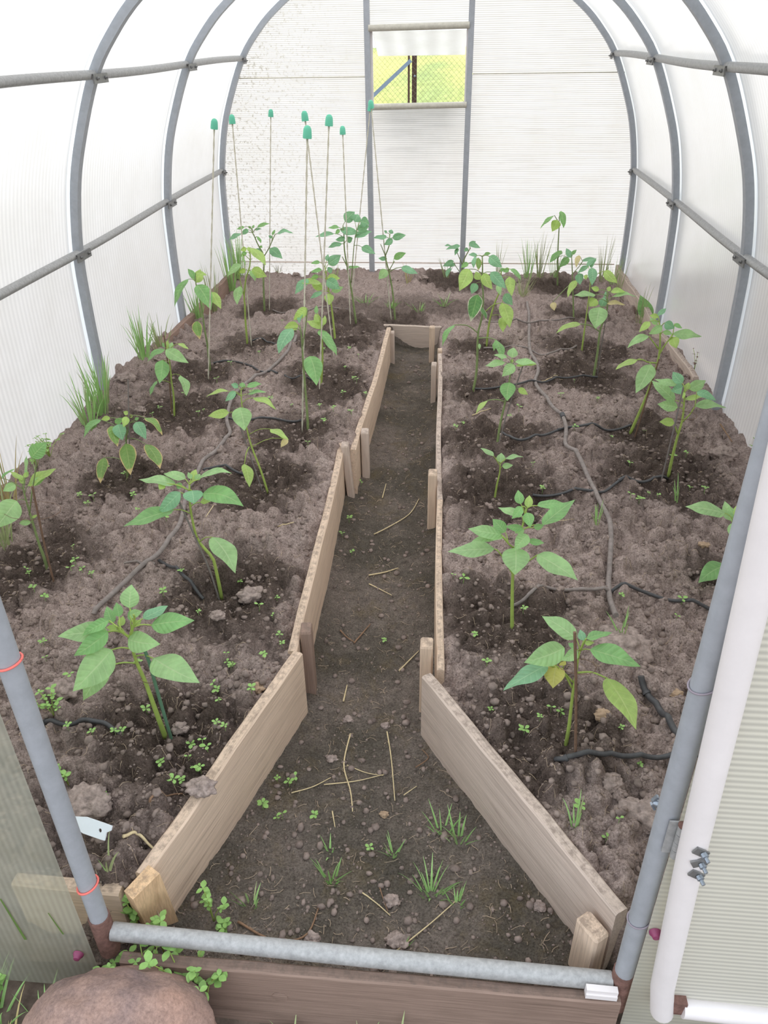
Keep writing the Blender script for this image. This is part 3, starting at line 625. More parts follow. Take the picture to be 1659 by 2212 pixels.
# loose crumbs: nobody could count them
cv, cf = [], []
ICO = [(0, 0, 1), (.89, 0, .45), (.28, .85, .45), (-.72, .53, .45), (-.72, -.53, .45), (.28, -.85, .45), (.72, .53, -.45), (-.28, .85, -.45), (-.89, 0, -.45), (-.28, -.85, -.45), (.72, -.53, -.45), (0, 0, -1)]
ICF = [(0, 1, 2), (0, 2, 3), (0, 3, 4), (0, 4, 5), (0, 5, 1), (1, 6, 2), (2, 7, 3), (3, 8, 4), (4, 9, 5), (5, 10, 1), (2, 6, 7), (3, 7, 8), (4, 8, 9), (5, 9, 10), (1, 10, 6), (6, 11, 7), (7, 11, 8), (8, 11, 9), (9, 11, 10), (10, 11, 6)]
for _ in range(24000):
    y = .84*(4.5/.84)**rng.random(); x = rng.uniform(-1.5, 1.5)
    on = x_left(y) < x < x_right(y)
    if on and rng.random() < .6: continue
    r = .0020+.0095*rng.random()**4
    if abs(x-x_left(y)) < .03 or abs(x-x_right(y)) < .03: continue
    z = soil_z(x, y)+r*.25; o = len(cv); s3 = (.7+.6*rng.random(3))*r
    for q in ICO: cv.append((x+q[0]*s3[0]*(.8+.4*rng.random()), y+q[1]*s3[1]*(.8+.4*rng.random()), z+q[2]*s3[2]*.8))
    cf += [(a+o, b+o, c+o) for a, b, c in ICF]
mb = MB(); mb.v = cv; mb.f = cf
tag(mb.build('soil_crumbs', 'earth_crumb'), 'loose crumbs of earth scattered over both beds and the path', 'soil', kind='stuff')
# fine rootlets and chaff in the soil: uncountable
fv, ff = [], []
for _ in range(5200):
    y = .86*(4.6/.86)**rng.random(); x = rng.uniform(-1.45, 1.45)
    if abs(x-x_left(y)) < .03 or abs(x-x_right(y)) < .03: continue
    a = rng.random()*6.283; ln = .006+.030*rng.random()**2; w = .0003+.0004*rng.random(); o = len(fv); kink = rng.normal()*.7
    px_, py_ = x, y
    for k in range(4):
        z = soil_z(px_, py_)+.0018+.004*(k in (1, 2))*rng.random()
        fv += [(px_-w*math.sin(a), py_+w*math.cos(a), z), (px_+w*math.sin(a), py_-w*math.cos(a), z+.0005), (px_, py_, z+.0012)]
        px_ += ln/3*math.cos(a); py_ += ln/3*math.sin(a); a += kink*.6
    for k in range(3):
        q = o+k*3; ff += [(q, q+3, q+5, q+2), (q+2, q+5, q+4, q+1)]
mb = MB(); mb.v = fv; mb.f = ff
tag(mb.build('root_fibres', 'fibre'), 'fine pale rootlets and chaff strewn through the soil', 'fibres', kind='stuff')

# ------------------------------------------------------------------ greenhouse shell
PROF = np.array(resample([(1.552, -.06), (1.556, .30), (1.552, .60), (1.538, .845), (1.485, 1.13), (1.41, 1.345), (1.30, 1.58), (1.19, 1.725), (1.055, 1.855), (.84, 2.0), (.58, 2.11), (.30, 2.175), (0, 2.20)], 61))
def prof_off(o):
    t = np.gradient(PROF, axis=0); n = np.stack([t[:, 1], -t[:, 0]], 1); n /= np.linalg.norm(n, axis=1)[:, None]
    return PROF+n*o
OUTER = prof_off(.024)
def half_w(z): return float(np.interp(z, OUTER[:, 1], OUTER[:, 0]))
ARCH_Y = [.84, 2.31, 3.64, 4.968, 6.262]
walls = {}
for sgn, side in ((-1, 'left'), (1, 'right')):
    w = tag(empty('wall_'+side, (0, 0, 0)), 'curved translucent polycarbonate wall on the %s side of the greenhouse' % side, 'wall', kind='structure'); walls[side] = w
    def strip(ya, yb, name, mat, off):
        pr = prof_off(off); q = pr*np.array([sgn, 1]); k = len(q); n = 5
        vs = []; fs = []
        for (x, z) in q:
            for j in range(n): vs.append((x, ya+(yb-ya)*j/(n-1), z))
        for i in range(k-1):
            for j in range(n-1): fs.append((i*n+j, i*n+j+1, (i+1)*n+j+1, (i+1)*n+j))
        b = MB(); b.add(vs, fs); return b.build(name, mat, w)
    for a, b in zip(ARCH_Y[:-1], ARCH_Y[1:]): strip(a+.045, b-.045, 'panel', 'sheet_vault', .024)
    for y in ARCH_Y: strip(y-.055, y+.055, 'joint_strip', 'sheet_joint', .028)

# back wall sheets
YB = 6.292
wback = tag(empty('wall_back', (0, YB, 0)), 'ribbed white polycarbonate end wall with dark mould specks', 'wall', kind='structure')
def sheet(parent, mat, xl, xr, z0, z1, y=0.0, nz=14, name='panel', thick=.008):
    vs = []; fs = []; zz = np.linspace(z0, z1, nz)
    for z in zz:
        a, b = xl(z) if callable(xl) else xl, xr(z) if callable(xr) else xr
        vs += [(a, y, z), (b, y, z)]
    for i in range(nz-1): fs.append((2*i, 2*i+1, 2*i+3, 2*i+2))
    m_ = MB(); m_.add(vs, fs); return m_.build(name, mat, parent)
PL, PR = -.404, .314
sheet(wback, 'sheet_back', lambda z: -half_w(z), PL, -.04, 1.452); sheet(wback, 'sheet_back', lambda z: -half_w(z), PL, 1.458, 2.12, .004)
sheet(wback, 'sheet_back', PR, half_w, -.04, 1.462); sheet(wback, 'sheet_back', PR, half_w, 1.468, 2.12, .004)
sheet(wback, 'sheet_back', PL, PR, -.04, 1.27); sheet(wback, 'sheet_back', PL, PR, 1.755, 2.17)
for xa, xb, z in ((-1.44, PL, 1.455), (PR, 1.44, 1.465)):
    b = MB(); b.box(((xa+xb)/2, -.006, z), (xb-xa-.05, .006, .006)); b.build('seam', 'bar_white', wback, smooth=False)
b = MB(); b.box((0, -.006, .155), (3.0, .006, .007)); b.build('seam', 'wood_grey', wback, smooth=False)

# window with its tilted vent
win = tag(empty('window_1', (0, YB, 1.5)), 'open vent window in the end wall with a tilted flap', 'window', kind='structure')
def rel(p, o): return (p[0]-o[0], p[1]-o[1], p[2]-o[2])
WO = (0, YB, 1.5)
for za, zb, nm in ((1.749, 1.757, 'top_bar'), (1.266, 1.275, 'bottom_bar')):
    b = MB(); b.tube([rel((PL+.012, YB-.045, za), WO), rel((PR-.012, YB-.045, zb), WO)], .021, 14); b.build(nm, 'bar_white', win, sharp=50)
for x in (PL+.028, PR-.022):
    b = MB(); b.box(rel((x, YB-.012, 1.51), WO), (.016, .02, .46)); b.build('side_trim', 'pvc_white', win, smooth=False)
hz, hy = 1.728, YB+.012; ez, ey = 1.573, YB+.45
b = MB(); th = .006
b.add([rel(q, WO) for q in [(PL+.03, hy, hz), (PR-.03, hy, hz), (PR-.03, ey, ez), (PL+.03, ey, ez), (PL+.03, hy, hz+th), (PR-.03, hy, hz+th), (PR-.03, ey, ez+th), (PL+.03, ey, ez+th)]],
      [(0, 1, 2, 3), (7, 6, 5, 4), (0, 4, 5, 1), (1, 5, 6, 2), (2, 6, 7, 3), (3, 7, 4, 0)])
b.build('vent_flap', 'sheet_vent', win, smooth=False)

# tube frame
frame = tag(empty('greenhouse_frame', (0, 0, 0)), 'grey galvanized tube frame of arches, purlins and posts', 'frame')
def square_sweep(b, pts, w, ysz):
    """square tube along an arch in the xz plane"""
    pts = np.array(pts); k = len(pts); t = np.gradient(pts, axis=0); n = np.stack([t[:, 2], 0*t[:, 2], -t[:, 0]], 1); n /= np.linalg.norm(n, axis=1)[:, None]
    vs = []; fs = []
    for i in range(k):
        for a, c in ((-1, -1), (1, -1), (1, 1), (-1, 1)): vs.append(pts[i]+n[i]*a*w/2+np.array([0, c*ysz/2, 0]))
    for i in range(k-1):
        for j in range(4): fs.append((i*4+j, i*4+(j+1) % 4, (i+1)*4+(j+1) % 4, (i+1)*4+j))
    fs += [(3, 2, 1, 0), tuple(range((k-1)*4, k*4))]; b.add(vs, fs)
for y in ARCH_Y:
    q = np.concatenate([PROF*[-1, 1], (PROF[::-1])[1:]])
    b = MB(); square_sweep(b, [(x, y-.004, z) for x, z in q], .036, .040)
    b.build('arch', 'steel_tube', frame, sharp=40)
for sgn in (-1, 1):
    for x, z in ((1.300, 1.58), (1.538, .845)):
        pts = [(sgn*(x+.004*math.sin(y*3.1)), y, z+.006*math.sin(y*2.3+x)) for y in np.linspace(.85, 6.25, 30)]
        b = MB(); b.tube(pts, .0185, 12); pu = b.build('purlin', 'galvanized', frame, sharp=50)
        for y in ARCH_Y[1:]:
            c = MB(); L_ = .15 if y < 6 else .07; yc = y-.005 if y < 6 else y-.038
            c.box((sgn*(x-.026), yc, z-.016), (.007, L_, .034)); c.box((sgn*(x-.020), yc, z+.001), (.016, L_, .005))
            for dy in (-.033, .033):
                c.lathe([(.007, -.006), (.007, .004), (.004, .006), (.004, .012)], 6, (sgn*(x-.030), yc+dy*(L_/.115), z-.014), (-sgn, 0, 0))
            c.build('clamp', 'steel_clamp', pu, smooth=False)
for x in (PL, PR):
    b = MB(); b.box((x, YB-.03, 1.09), (.040, .040, 2.10)); b.build('post', 'steel_tube', frame, smooth=False)
JL = [(-.403, .81, .20), (-.399, .81, 1.0), (-.399, .81, 2.02)]; JR = [(.604, .81, .15), (.603, .81, 1.0), (.603, .81, 2.02)]
for pts in (JL, JR):
    b = MB(); b.tube(pts, .0175, 16); j = b.build('door_jamb', 'steel_tube', frame, sharp=50)
    x = pts[0][0]
    c = MB(); c.tube([(x, .81, pts[0][2]-.06), (x, .81, pts[0][2]+.055)], .0205, 14); c.build('rusty_foot', 'rust', j, sharp=50)
b = MB(); b.tube([(-.385, .81, .2055), (.10, .81, .183), (.585, .81, .167)], .0175, 16); b.build('threshold_tube', 'galvanized', frame, sharp=50)
b = MB(); b.tube([(-.40, .81, 2.02), (.603, .81, 2.02)], .0175, 12); b.build('door_head', 'steel_tube', frame, sharp=50)
def loop(c, r, tube_r, mat, name, label, cat, tilt):
    pts = [(c[0]+r*math.cos(a), c[1]+r*math.sin(a), c[2]+tilt*math.cos(a)) for a in np.linspace(0, 2*math.pi, 25)]
    m_ = MB(); m_.tube(pts, tube_r, 6, cap=False); m_.v = [(p[0]-c[0], p[1]-c[1], p[2]-c[2]) for p in m_.v]
    tag(m_.build(name, mat, None, c), label, cat)
loop((-.3995, .81, .914), .0195, .0022, 'wire_red', 'wire_ring', 'pink wire ring high on the left door jamb', 'ring', .004)
loop((-.402, .81, .357), .0195, .0022, 'wire_red', 'wire_ring', 'pink wire ring low on the left door jamb near the threshold', 'ring', .006)
loop((.603, .81, .937), .0192, .0016, 'wire_grey', 'wire_ring', 'thin grey wire ring high on the right door jamb', 'ring', .008)
loop((.604, .81, .377), .0192, .0016, 'wire_grey', 'wire_ring', 'thin grey wire ring low on the right door jamb near the hinge', 'ring', .006)

# front wall
wf = tag(empty('wall_front', (0, .785, 0)), 'front polycarbonate sheets either side of the doorway, dirty near the ground', 'wall', kind='structure')
sheet(wf, 'sheet_front', lambda z: -half_w(z), -.424, .035, 2.1, 0.0); sheet(wf, 'sheet_front_pale', .612, half_w, .035, 2.1, 0.0)
b = MB()
for x, z0, z1, wd in ((-.555, .20, .335, .006), (-.47, .23, .30, .004)):
    b.add([(x, -.002, z0), (x+wd, -.002, z0), (x+wd*.6-.012, -.002, z1), (x-.012, -.002, z1)], [(0, 1, 2, 3)])
b.build('algae_streak', 'algae', wf, smooth=False)
for x, z, lb in ((-.452, .165, 'purple plastic screw cap on the left front sheet'), (.624, .385, 'purple plastic screw cap squeezed behind the right door jamb')):
    b = MB(); b.lathe([(.0105, 0), (.0102, .004), (.0075, .007), (.006, .012), (.0045, .0125)], 16, (0, 0, 0), (0, -1, 0)); b.lathe([(.0030, .0126), (.0028, .0129)], 8, (0, 0, 0), (0, -1, 0))
    tag(b.build('screw_cap', 'plastic_purple', None, (x, .783, z), sharp=40), lb, 'cap')

# the door, folded back against the front wall
DY = .762
door = tag(empty('door_1', (.64, DY, .19)), 'white framed polycarbonate door folded open on the right', 'door', kind='structure')
DO = (.64, DY, .19)
b = MB(); b.tube([rel(q, DO) for q in [(.668, DY, .168), (.655, DY, .25), (.633, DY, .622), (.618, DY, .963), (.604, DY, 1.25), (.57, DY, 2.0)]], .0205, 18); stile = b.build('stile_tube', 'pvc_white', door, sharp=50)
b = MB(); b.tube([rel(q, DO) for q in [(.700, DY, .188), (.86, DY, .178), (1.25, DY, .16), (1.60, DY, .15)]], .0185, 18); b.build('bottom_tube', 'pvc_white', door, sharp=50)
b = MB(); b.tube([rel(q, DO) for q in [(1.56, DY, .15), (1.52, DY, 2.0)]], .0205, 12); b.build('stile_tube', 'pvc_white', door, sharp=50)
b = MB(); b.box(rel((.690, DY+.002, .195), DO), (.03, .02, .036)); b.build('rusty_corner', 'rust', door, smooth=False)
b = MB(); b.add([rel(q, DO) for q in [(.665, DY+.008, .19), (1.56, DY+.008, .15), (1.52, DY+.008, 2.0), (.58, DY+.008, 2.0)]], [(0, 1, 2, 3)]); b.build('panel', 'sheet_door', door, smooth=False)
for (x, z, s_) in ((.634, .668, 1), (.636, .643, -1), (.638, .614, 1)):
    c = MB(); c.box(rel((x, DY-.022, z), DO), (.022, .003, .014), Matrix.Rotation(.5*s_, 3, 'Y')); pl = c.build('washer', 'steel_clamp', stile, smooth=False)
    c = MB(); c.lathe([(.0055, 0), (.0055, .006), (.003, .007), (.003, .014)], 8, rel((x+.004, DY-.023, z-.001), DO), (.3, -1, -.2)); c.build('bolt', 'bolt_steel', stile, sharp=40)
hg = tag(empty('hinge', (.6165, .784, .635)), 'galvanized barrel hinge joining the door to the right jamb', 'hinge')
b = MB(); b.box((-.008, .004, 0), (.018, .003, .075)); b.box((.010, -.006, 0), (.018, .003, .075)); b.build('leaf_plate', 'galvanized', hg, smooth=False)
for k in range(4):
    b = MB(); b.tube([(0, -.004, -.037+k*.0187), (0, -.004, -.037+k*.0187+.0172)], .0062, 10); b.build('knuckle', 'galvanized', hg, sharp=50)
b = MB(); b.lathe([(.007, 0), (.007, .004), (.003, .006)], 10, (0, -.004, .038)); b.build('pin_head', 'rust', hg, sharp=50)
wn = tag(empty('wing_nut', (.590, .822, .668)), 'small bright wing nut sticking out of the right jamb', 'nut')
b = MB(); b.lathe([(.007, 0), (.006, .008)], 10, (0, 0, 0), (-1, .3, 0)); b.build('hub', 'bolt_steel', wn, sharp=50)
for s_ in (-1, 1):
    b = MB(); b.box((-.006, .002, s_*.009), (.004, .006, .014), Matrix.Rotation(.5*s_, 3, 'Y')); b.build('wing', 'bolt_steel', wn, smooth=False)
b = MB(); b.box((0, 0, 0), (.058, .012, .024)); b.box((0, -.007, -.006), (.058, .003, .012))
tag(b.build('white_bracket', 'pvc_white', None, (.562, .786, .172), (0, .035, 0), smooth=False), 'small white plastic bracket at the right end of the threshold', 'bracket')

# ------------------------------------------------------------------ outside
gx = np.unique(np.r_[np.linspace(-80, -2, 30), np.linspace(-2, 2, 140), np.linspace(2, 80, 14)]); gy = np.unique(np.r_[np.linspace(-60, 0, 8), np.linspace(0, .80, 60), np.linspace(.80, 7, 20), np.linspace(7, 160, 30)])
GXX, GYY = np.meshgrid(gx, gy)
gz = -.035+.020*fbm(GXX, GYY, 9, 4)*(np.abs(GXX) < 2.1)*(GYY < .82)-.03*((GYY > .83) & (GYY < 6.9))
b = MB(); b.v = [tuple(map(float, q)) for q in np.stack([GXX, GYY, gz], -1).reshape(-1, 3)]
n1 = len(gx); ii = np.arange(n1*len(gy)).reshape(len(gy), n1)
b.f = [tuple(map(int, q)) for q in np.stack([ii[:-1, :-1], ii[:-1, 1:], ii[1:, 1:], ii[1:, :-1]], -1).reshape(-1, 4)]
gr = b.build('ground', 'meadow'); tag(gr, 'grassy meadow and bare earth, its unseen spread around the greenhouse added', 'ground', kind='structure')
gr.data.materials.append(MATS['outside_earth'])
for pl in gr.data.polygons:
    c = pl.center
    if (abs(c[0]) < 9 and -1.0 < c[1] < 15) or c[1] < .8: pl.material_index = 1  # bare earth spread beyond the doorway, added to cut green bounce onto the walls

FY = 9.0
fen = tag(empty('chain_link_fence', (0, FY, 0)), 'chain link fence with brown posts seen through the window', 'fence')
mb = MB(); cell = .052; wdt, h0, h1 = 4.2, .05, 1.62; r_ = .0012
for k in range(int((2*wdt+h1)/cell/1.0)+2):
    for s_ in (-1, 1):
        x0 = -wdt-h1+k*cell*1.0 if s_ > 0 else -wdt+k*cell
        xa, za, xb, zb = x0, h0, x0+s_*(h1-h0), h1
        if max(xa, xb) < -wdt or min(xa, xb) > wdt: continue
        mb.tube([(xa, .002*s_, za), (xb, .002*s_, zb)], r_, 3, cap=False)
mb.build('wire_mesh', 'fence_wire', fen)['kind'] = 'stuff'
for x in (-3.1, -.213, 2.6):
    b = MB(); b.box((x, .03, .85), (.048, .045, 1.75)); po = b.build('post', 'fence_brown', fen, smooth=False)
    b = MB(); b.lathe([(.011, 0), (.011, .01), (.006, .012)], 8, (x+.005, 0.005, 1.35), (0, -1, 0)); b.build('bolt', 'bolt_steel', po, sharp=40)
b = MB(); b.box((-.268, .0, .85), (.020, .02, 1.75)); b.build('slotted_strip', 'fence_brown', fen, smooth=False)
b = MB(); b.box((-1.19, -.02, .735), (.035, .03, 2.42), Matrix.Rotation(math.atan2(1.9, 1.52), 3, 'Y')); b.build('brace', 'fence_blue', fen, smooth=False)

# ------------------------------------------------------------------ timber
def board(name, a, b_, z0, z1, th, mat, label, cat, wav=.004, lean=0.0, seed=0, n=24):
    """plank on edge from a to b (xy), z0..z1"""
    a = np.array(a, float); b_ = np.array(b_, float); L_ = np.linalg.norm(b_-a); ang = math.atan2(b_[1]-a[1], b_[0]-a[0])
    r = random.Random(seed+int(L_*1000)); vs = []; fs = []
    ph = [r.random()*6.28 for _ in range(4)]
    bev = th*.14
    for i in range(n+1):
        x = -L_/2+L_*i/n
        top = (z1-z0)/2+wav*(math.sin(x*5+ph[0])+.5*math.sin(x*17+ph[1])+.35*math.sin(x*43+ph[3])); wob = wav*.8*math.sin(x*4+ph[2]); bot = -(z1-z0)/2
        for (yy, zz) in ((-th/2, bot), (th/2, bot), (th/2, top-bev), (th/2-bev, top), (-th/2+bev, top), (-th/2, top-bev)):
            vs.append((x, yy+wob+lean*zz, zz))
    for i in range(n):
        for j in range(6): fs.append((i*6+j, i*6+(j+1) % 6, (i+1)*6+(j+1) % 6, (i+1)*6+j))
    fs += [(5, 4, 3, 2, 1, 0), tuple(range(n*6, n*6+6))]
    m_ = MB(); m_.add(vs, fs)
    c = (a+b_)/2
    o = m_.build(name, mat, None, (c[0], c[1], (z0+z1)/2), (0, 0, ang), smooth=False)
    bpy.context.view_layer.update()
    return tag(o, label, cat) if label else o
board('edging_board', (-.352, .90), (-.147, 1.572), .005, .262, .030, 'wood_weathered', 'pale weathered plank angled along the near left bed', 'board', .003, seed=1)
board('edging_board', (-.168, 1.60), (-.200, 2.89), .005, .245, .026, 'wood_weathered', 'long pale plank along the middle of the left bed', 'board', .004, seed=2)
board('edging_board', (-.146, 2.85), (-.120, 4.42), .005, .238, .024, 'wood_weathered', 'old plank along the far part of the left bed', 'board', .004, seed=3)
board('edging_board', (.607, .893), (.206, 1.515), .005, .262, .030, 'wood_grey', 'grey weathered plank angled along the near right bed', 'board', .003, seed=4)
board('edging_board', (.240, 1.545), (.224, 2.46), .005, .240, .021, 'wood_weathered', 'split warped plank along the right bed beside the bushy plant', 'board', .006, seed=5)
board('edging_board', (.221, 2.47), (.184, 4.02), .005, .235, .021, 'wood_grey', 'narrow warped plank along the far right bed', 'board', .006, seed=6)
board('edging_board', (-.185, 4.735), (.215, 4.700), -.01, .158, .024, 'wood_grey', 'short cross plank closing the far end of the path', 'board', .002, seed=7, n=8)
board('edging_board', (-.62, .890), (-.392, .886), .02, .232, .030, 'wood_weathered', 'short board end behind the left door jamb', 'board', .002, seed=8, n=8)
board('edging_board', (.645, .905), (1.50, .905), .02, .215, .030, 'wood_dark', 'dark board behind the right door jamb and folded door', 'board', .002, seed=9, n=8)
board('base_board', (-1.510, 4.25), (-1.500, 6.22), .0, .135, .035, 'wood_red', 'reddish base board running along the foot of the left wall', 'board', .006, seed=10)
board('base_board', (1.518, 3.9), (1.512, 6.2), .0, .165, .030, 'wood_grey', 'pale base beam running along the foot of the right wall', 'board', .008, seed=11)
pk = board('threshold_plank', (-.37, .792), (.600, .787), -.06, .153, .024, 'wood_dark', 'dark brown knotted plank under the threshold tube', 'board', .002, seed=12)
for x, z in ((-.17, .072), (.30, -.02), (.47, .04)):
    b = MB(); b.lathe([(.016, 0), (.016, .0012), (.011, .0020), (.004, .0022)], 14, (x, -.0122, z-.045), (0, -1, 0)); kn = b.build('knot', 'wood_dark', pk, sharp=50)
def stake(c, w, d, z0, z1, mat, label, rz=0.0, lean=(0, 0)):
    m_ = MB(); h = z1-z0; bw = .12*min(w, d)
    prof_ = [(-w/2+bw, -d/2), (w/2-bw, -d/2), (w/2, -d/2+bw), (w/2, d/2-bw), (w/2-bw, d/2), (-w/2+bw, d/2), (-w/2, d/2-bw), (-w/2, -d/2+bw)]
    vs = []; fs = []
    for z, sc in ((-h/2, 1), (h/2-.006, 1), (h/2, .88)):
        for x, y in prof_: vs.append((z, x*sc+lean[0]*z/h, y*sc+lean[1]*z/h))   # local x is the grain axis
    for i in range(2):
        for j in range(8): fs.append((i*8+j, i*8+(j+1) % 8, (i+1)*8+(j+1) % 8, (i+1)*8+j))
    fs += [tuple(range(7, -1, -1)), tuple(range(16, 24))]; m_.add(vs, fs)
    o = m_.build('edging_stake', mat, None, (c[0], c[1], (z0+z1)/2), None, smooth=False)
    # local +x becomes world +z, local y world x, local z world y
    R_ = Matrix(((0, math.cos(rz), -math.sin(rz)), (0, math.sin(rz), math.cos(rz)), (1, 0, 0)))
    o.rotation_euler = R_.to_euler()
    return tag(o, label, 'stake')
tp = [(-.3675, .856), (-.343, .840), (-.309, .898), (-.338, .915)]; bt = [(-.392, .912), (-.361, .893), (-.309, .925), (-.34, .962)]
b = MB(); b.add([(z-.14, x+.345, y-.90) for (x, y), z in [(q, .015) for q in bt]+[(q, .268) for q in tp]], [(0, 1, 2, 3), (7, 6, 5, 4), (0, 4, 5, 1), (1, 5, 6, 2), (2, 6, 7, 3), (3, 7, 4, 0)])
o = b.build('edging_stake', 'wood_fresh', None, (-.345, .90, .14), Matrix(((0, 1, 0), (0, 0, 1), (1, 0, 0))).to_euler(), smooth=False)
tag(o, 'fresh yellow wooden block at the near end of the left plank', 'stake')
stake((.556, .888), .058, .036, .0, .214, 'wood_weathered', 'short square post at the near end of the right plank', -.95)
stake((-.142, 1.668), .032, .050, .0, .272, 'wood_dark', 'cracked dark stake between the near and middle left planks', .1)
stake((-.170, 2.83), .030, .045, .0, .272, 'wood_grey', 'leaning stake at the far end of the middle left plank', .05, (-.02, 0))
stake((-.115, 3.00), .034, .05, .0, .253, 'wood_grey', 'stake at the near end of the far left plank', .05)
stake((-.104, 4.40), .030, .045, .0, .222, 'wood_grey', 'left stake at the far end of the path', .0)
stake((.203, 1.625), .036, .045, .0, .275, 'wood_weathered', 'rounded stake behind the near right plank', .0)
stake((.190, 2.60), .034, .05, .0, .278, 'wood_weathered', 'tall stake midway along the right side of the path', .0)
stake((.160, 3.84), .028, .05, .0, .243, 'wood_grey', 'stake near the far end of the right plank', .0)
stake((.184, 4.16), .026, .04, .0, .205, 'wood_weathered', 'small pale stake behind the far right plank end', .0)
stake((.132, 4.44), .032, .04, .0, .243, 'wood_weathered', 'right stake in front of the cross plank', .0)
# ------------------------------------------------------------------ boulder by the doorway
def lump(name, c, r3, mat, label, cat, seed, rough=.10, sub=3, parent=None, f=1.6):
    import bmesh
    bm = bmesh.new(); bmesh.ops.create_icosphere(bm, subdivisions=sub, radius=1.0); r = random.Random(seed)
    off = [r.random()*50 for _ in range(3)]
    from mathutils import noise as mn
    for v in bm.verts:
        d = v.co.normalized()
        k = 1+rough*(mn.noise(d*f+Vector(off))*1.3+.5*mn.noise(d*f*2.7+Vector(off))+(.28 if rough < .2 else .42)*mn.noise(d*f*6+Vector(off))+(.0 if rough < .2 else .25)*mn.noise(d*f*13+Vector(off)))
        v.co = Vector((d.x*r3[0]*k, d.y*r3[1]*k, d.z*r3[2]*k))
    me_ = bpy.data.meshes.new(name); bm.to_mesh(me_); bm.free(); me_.materials.append(MATS[mat])
    me_.polygons.foreach_set('use_smooth', [True]*len(me_.polygons))
    o = link(bpy.data.objects.new(name, me_), parent, c)
    return tag(o, label, cat) if label else o
lump('boulder', (-.338, .655, .075), (.190, .138, .190), 'rock_pink', 'big rounded pinkish boulder outside the doorway at lower left', 'stone', 4, .10, 5, None, 1.1).rotation_euler = (0, -.62, 0)

# ------------------------------------------------------------------ pepper plants
KIND = {'g': 'leaf_green', 'b': 'leaf_blue', 'l': 'leaf_light', 'y': 'leaf_yellow', 'e': 'leaf_edge', 't': 'leaf_tip', 'o': 'leaf_gold', 'd': 'leaf_dry'}
PT = [0, .05, .12, .2, .3, .42, .55, .68, .8, .9, .96, 1.0]
PW = [.06, .40, .70, .88, .985, 1.0, .90, .71, .45, .22, .09, .0]
def leaf_mesh(vec, side, nrm, width, bend, seed, nu=15, nv=8):
    r = random.Random(seed); Lf = np.linalg.norm(vec); t = vec/Lf
    ctrl = vec*.5+nrm*bend*Lf*2*.5
    vs = []; uv = []; ph = r.random()*6.28; fold = .10+.16*r.random(); wav = .035*Lf*(.6+.8*r.random()); asym = (r.random()-.5)*.16
    skew = (r.random()-.5)*.10*Lf
    for i in range(nu):
        u = i/(nu-1); p = 2*u*(1-u)*ctrl+u*u*vec; d = 2*(1-u)*ctrl+2*u*(vec-ctrl); d = d/np.linalg.norm(d)
        p = p+side*skew*math.sin(math.pi*u)
        nn = np.cross(side, d); nn = nn/np.linalg.norm(nn)
        if np.dot(nn, nrm) < 0: nn = -nn
        w = np.interp(u, PT, PW)*width/2
        for j in range(nv+1):
            v = -1+2*j/nv
            e = v*w*(1+asym*np.sign(v)*.5)
            h = fold*abs(v)**1.3*w+1.5*wav*v*v*math.sin(9*u+ph+(1.3 if v > 0 else 0))*min(1, w/(width*.3))*.5 - .10*w*v*v*v*v
            vs.append(p+side*e*(1-.25*fold*abs(v))+nn*h); uv.append((u, .5+.5*v))
    fs = [(i*(nv+1)+j, i*(nv+1)+j+1, (i+1)*(nv+1)+j+1, (i+1)*(nv+1)+j) for i in range(nu-1) for j in range(nv)]
    return vs, fs, uv
def add_leaf(root, P0, B, T, w_m, kind, seed, name='leaf'):
    arched = kind.isupper(); k = kind.lower()
    vec = T-B; Lf = np.linalg.norm(vec); t = vec/Lf
    view = .5*(B+T)-CAM; view = view/np.linalg.norm(view)
    s0 = np.cross(t, view); s0 = s0/(np.linalg.norm(s0)+1e-9); s1 = np.cross(t, s0)
    Wr = min(max(w_m, .50*Lf), max(w_m*2.2, .2*Lf)); phi = math.acos(min(1, w_m/Wr))
    best = None
    for f in (phi, -phi):
        s = math.cos(f)*s0+math.sin(f)*s1; n = np.cross(t, s)
        if n[2] < 0: n = -n
        sc = n[2]-.25*abs(np.dot(n, view))*(np.dot(n, view) > 0)
        if best is None or sc > best[0]: best = (sc, s, n)
    _, s, n = best
    bend = .26 if arched else .10
    vs, fs, uv = leaf_mesh(vec, s, n, Wr, bend, seed)
    m_ = MB(); m_.add(vs, fs); me_ = m_.mesh(name, KIND[k])
    ul = me_.uv_layers.new(name='UVMap')
    ul.data.foreach_set('uv', np.array([uv[l.vertex_index] for l in me_.loops], np.float32).ravel())
    link(bpy.data.objects.new(name, me_), root, B-P0)
STICK = {'green': 'stick_green', 'brown': 'stick_brown', 'grey': 'stick_grey', 'dark': 'stick_grey'}
stick_labels = {}
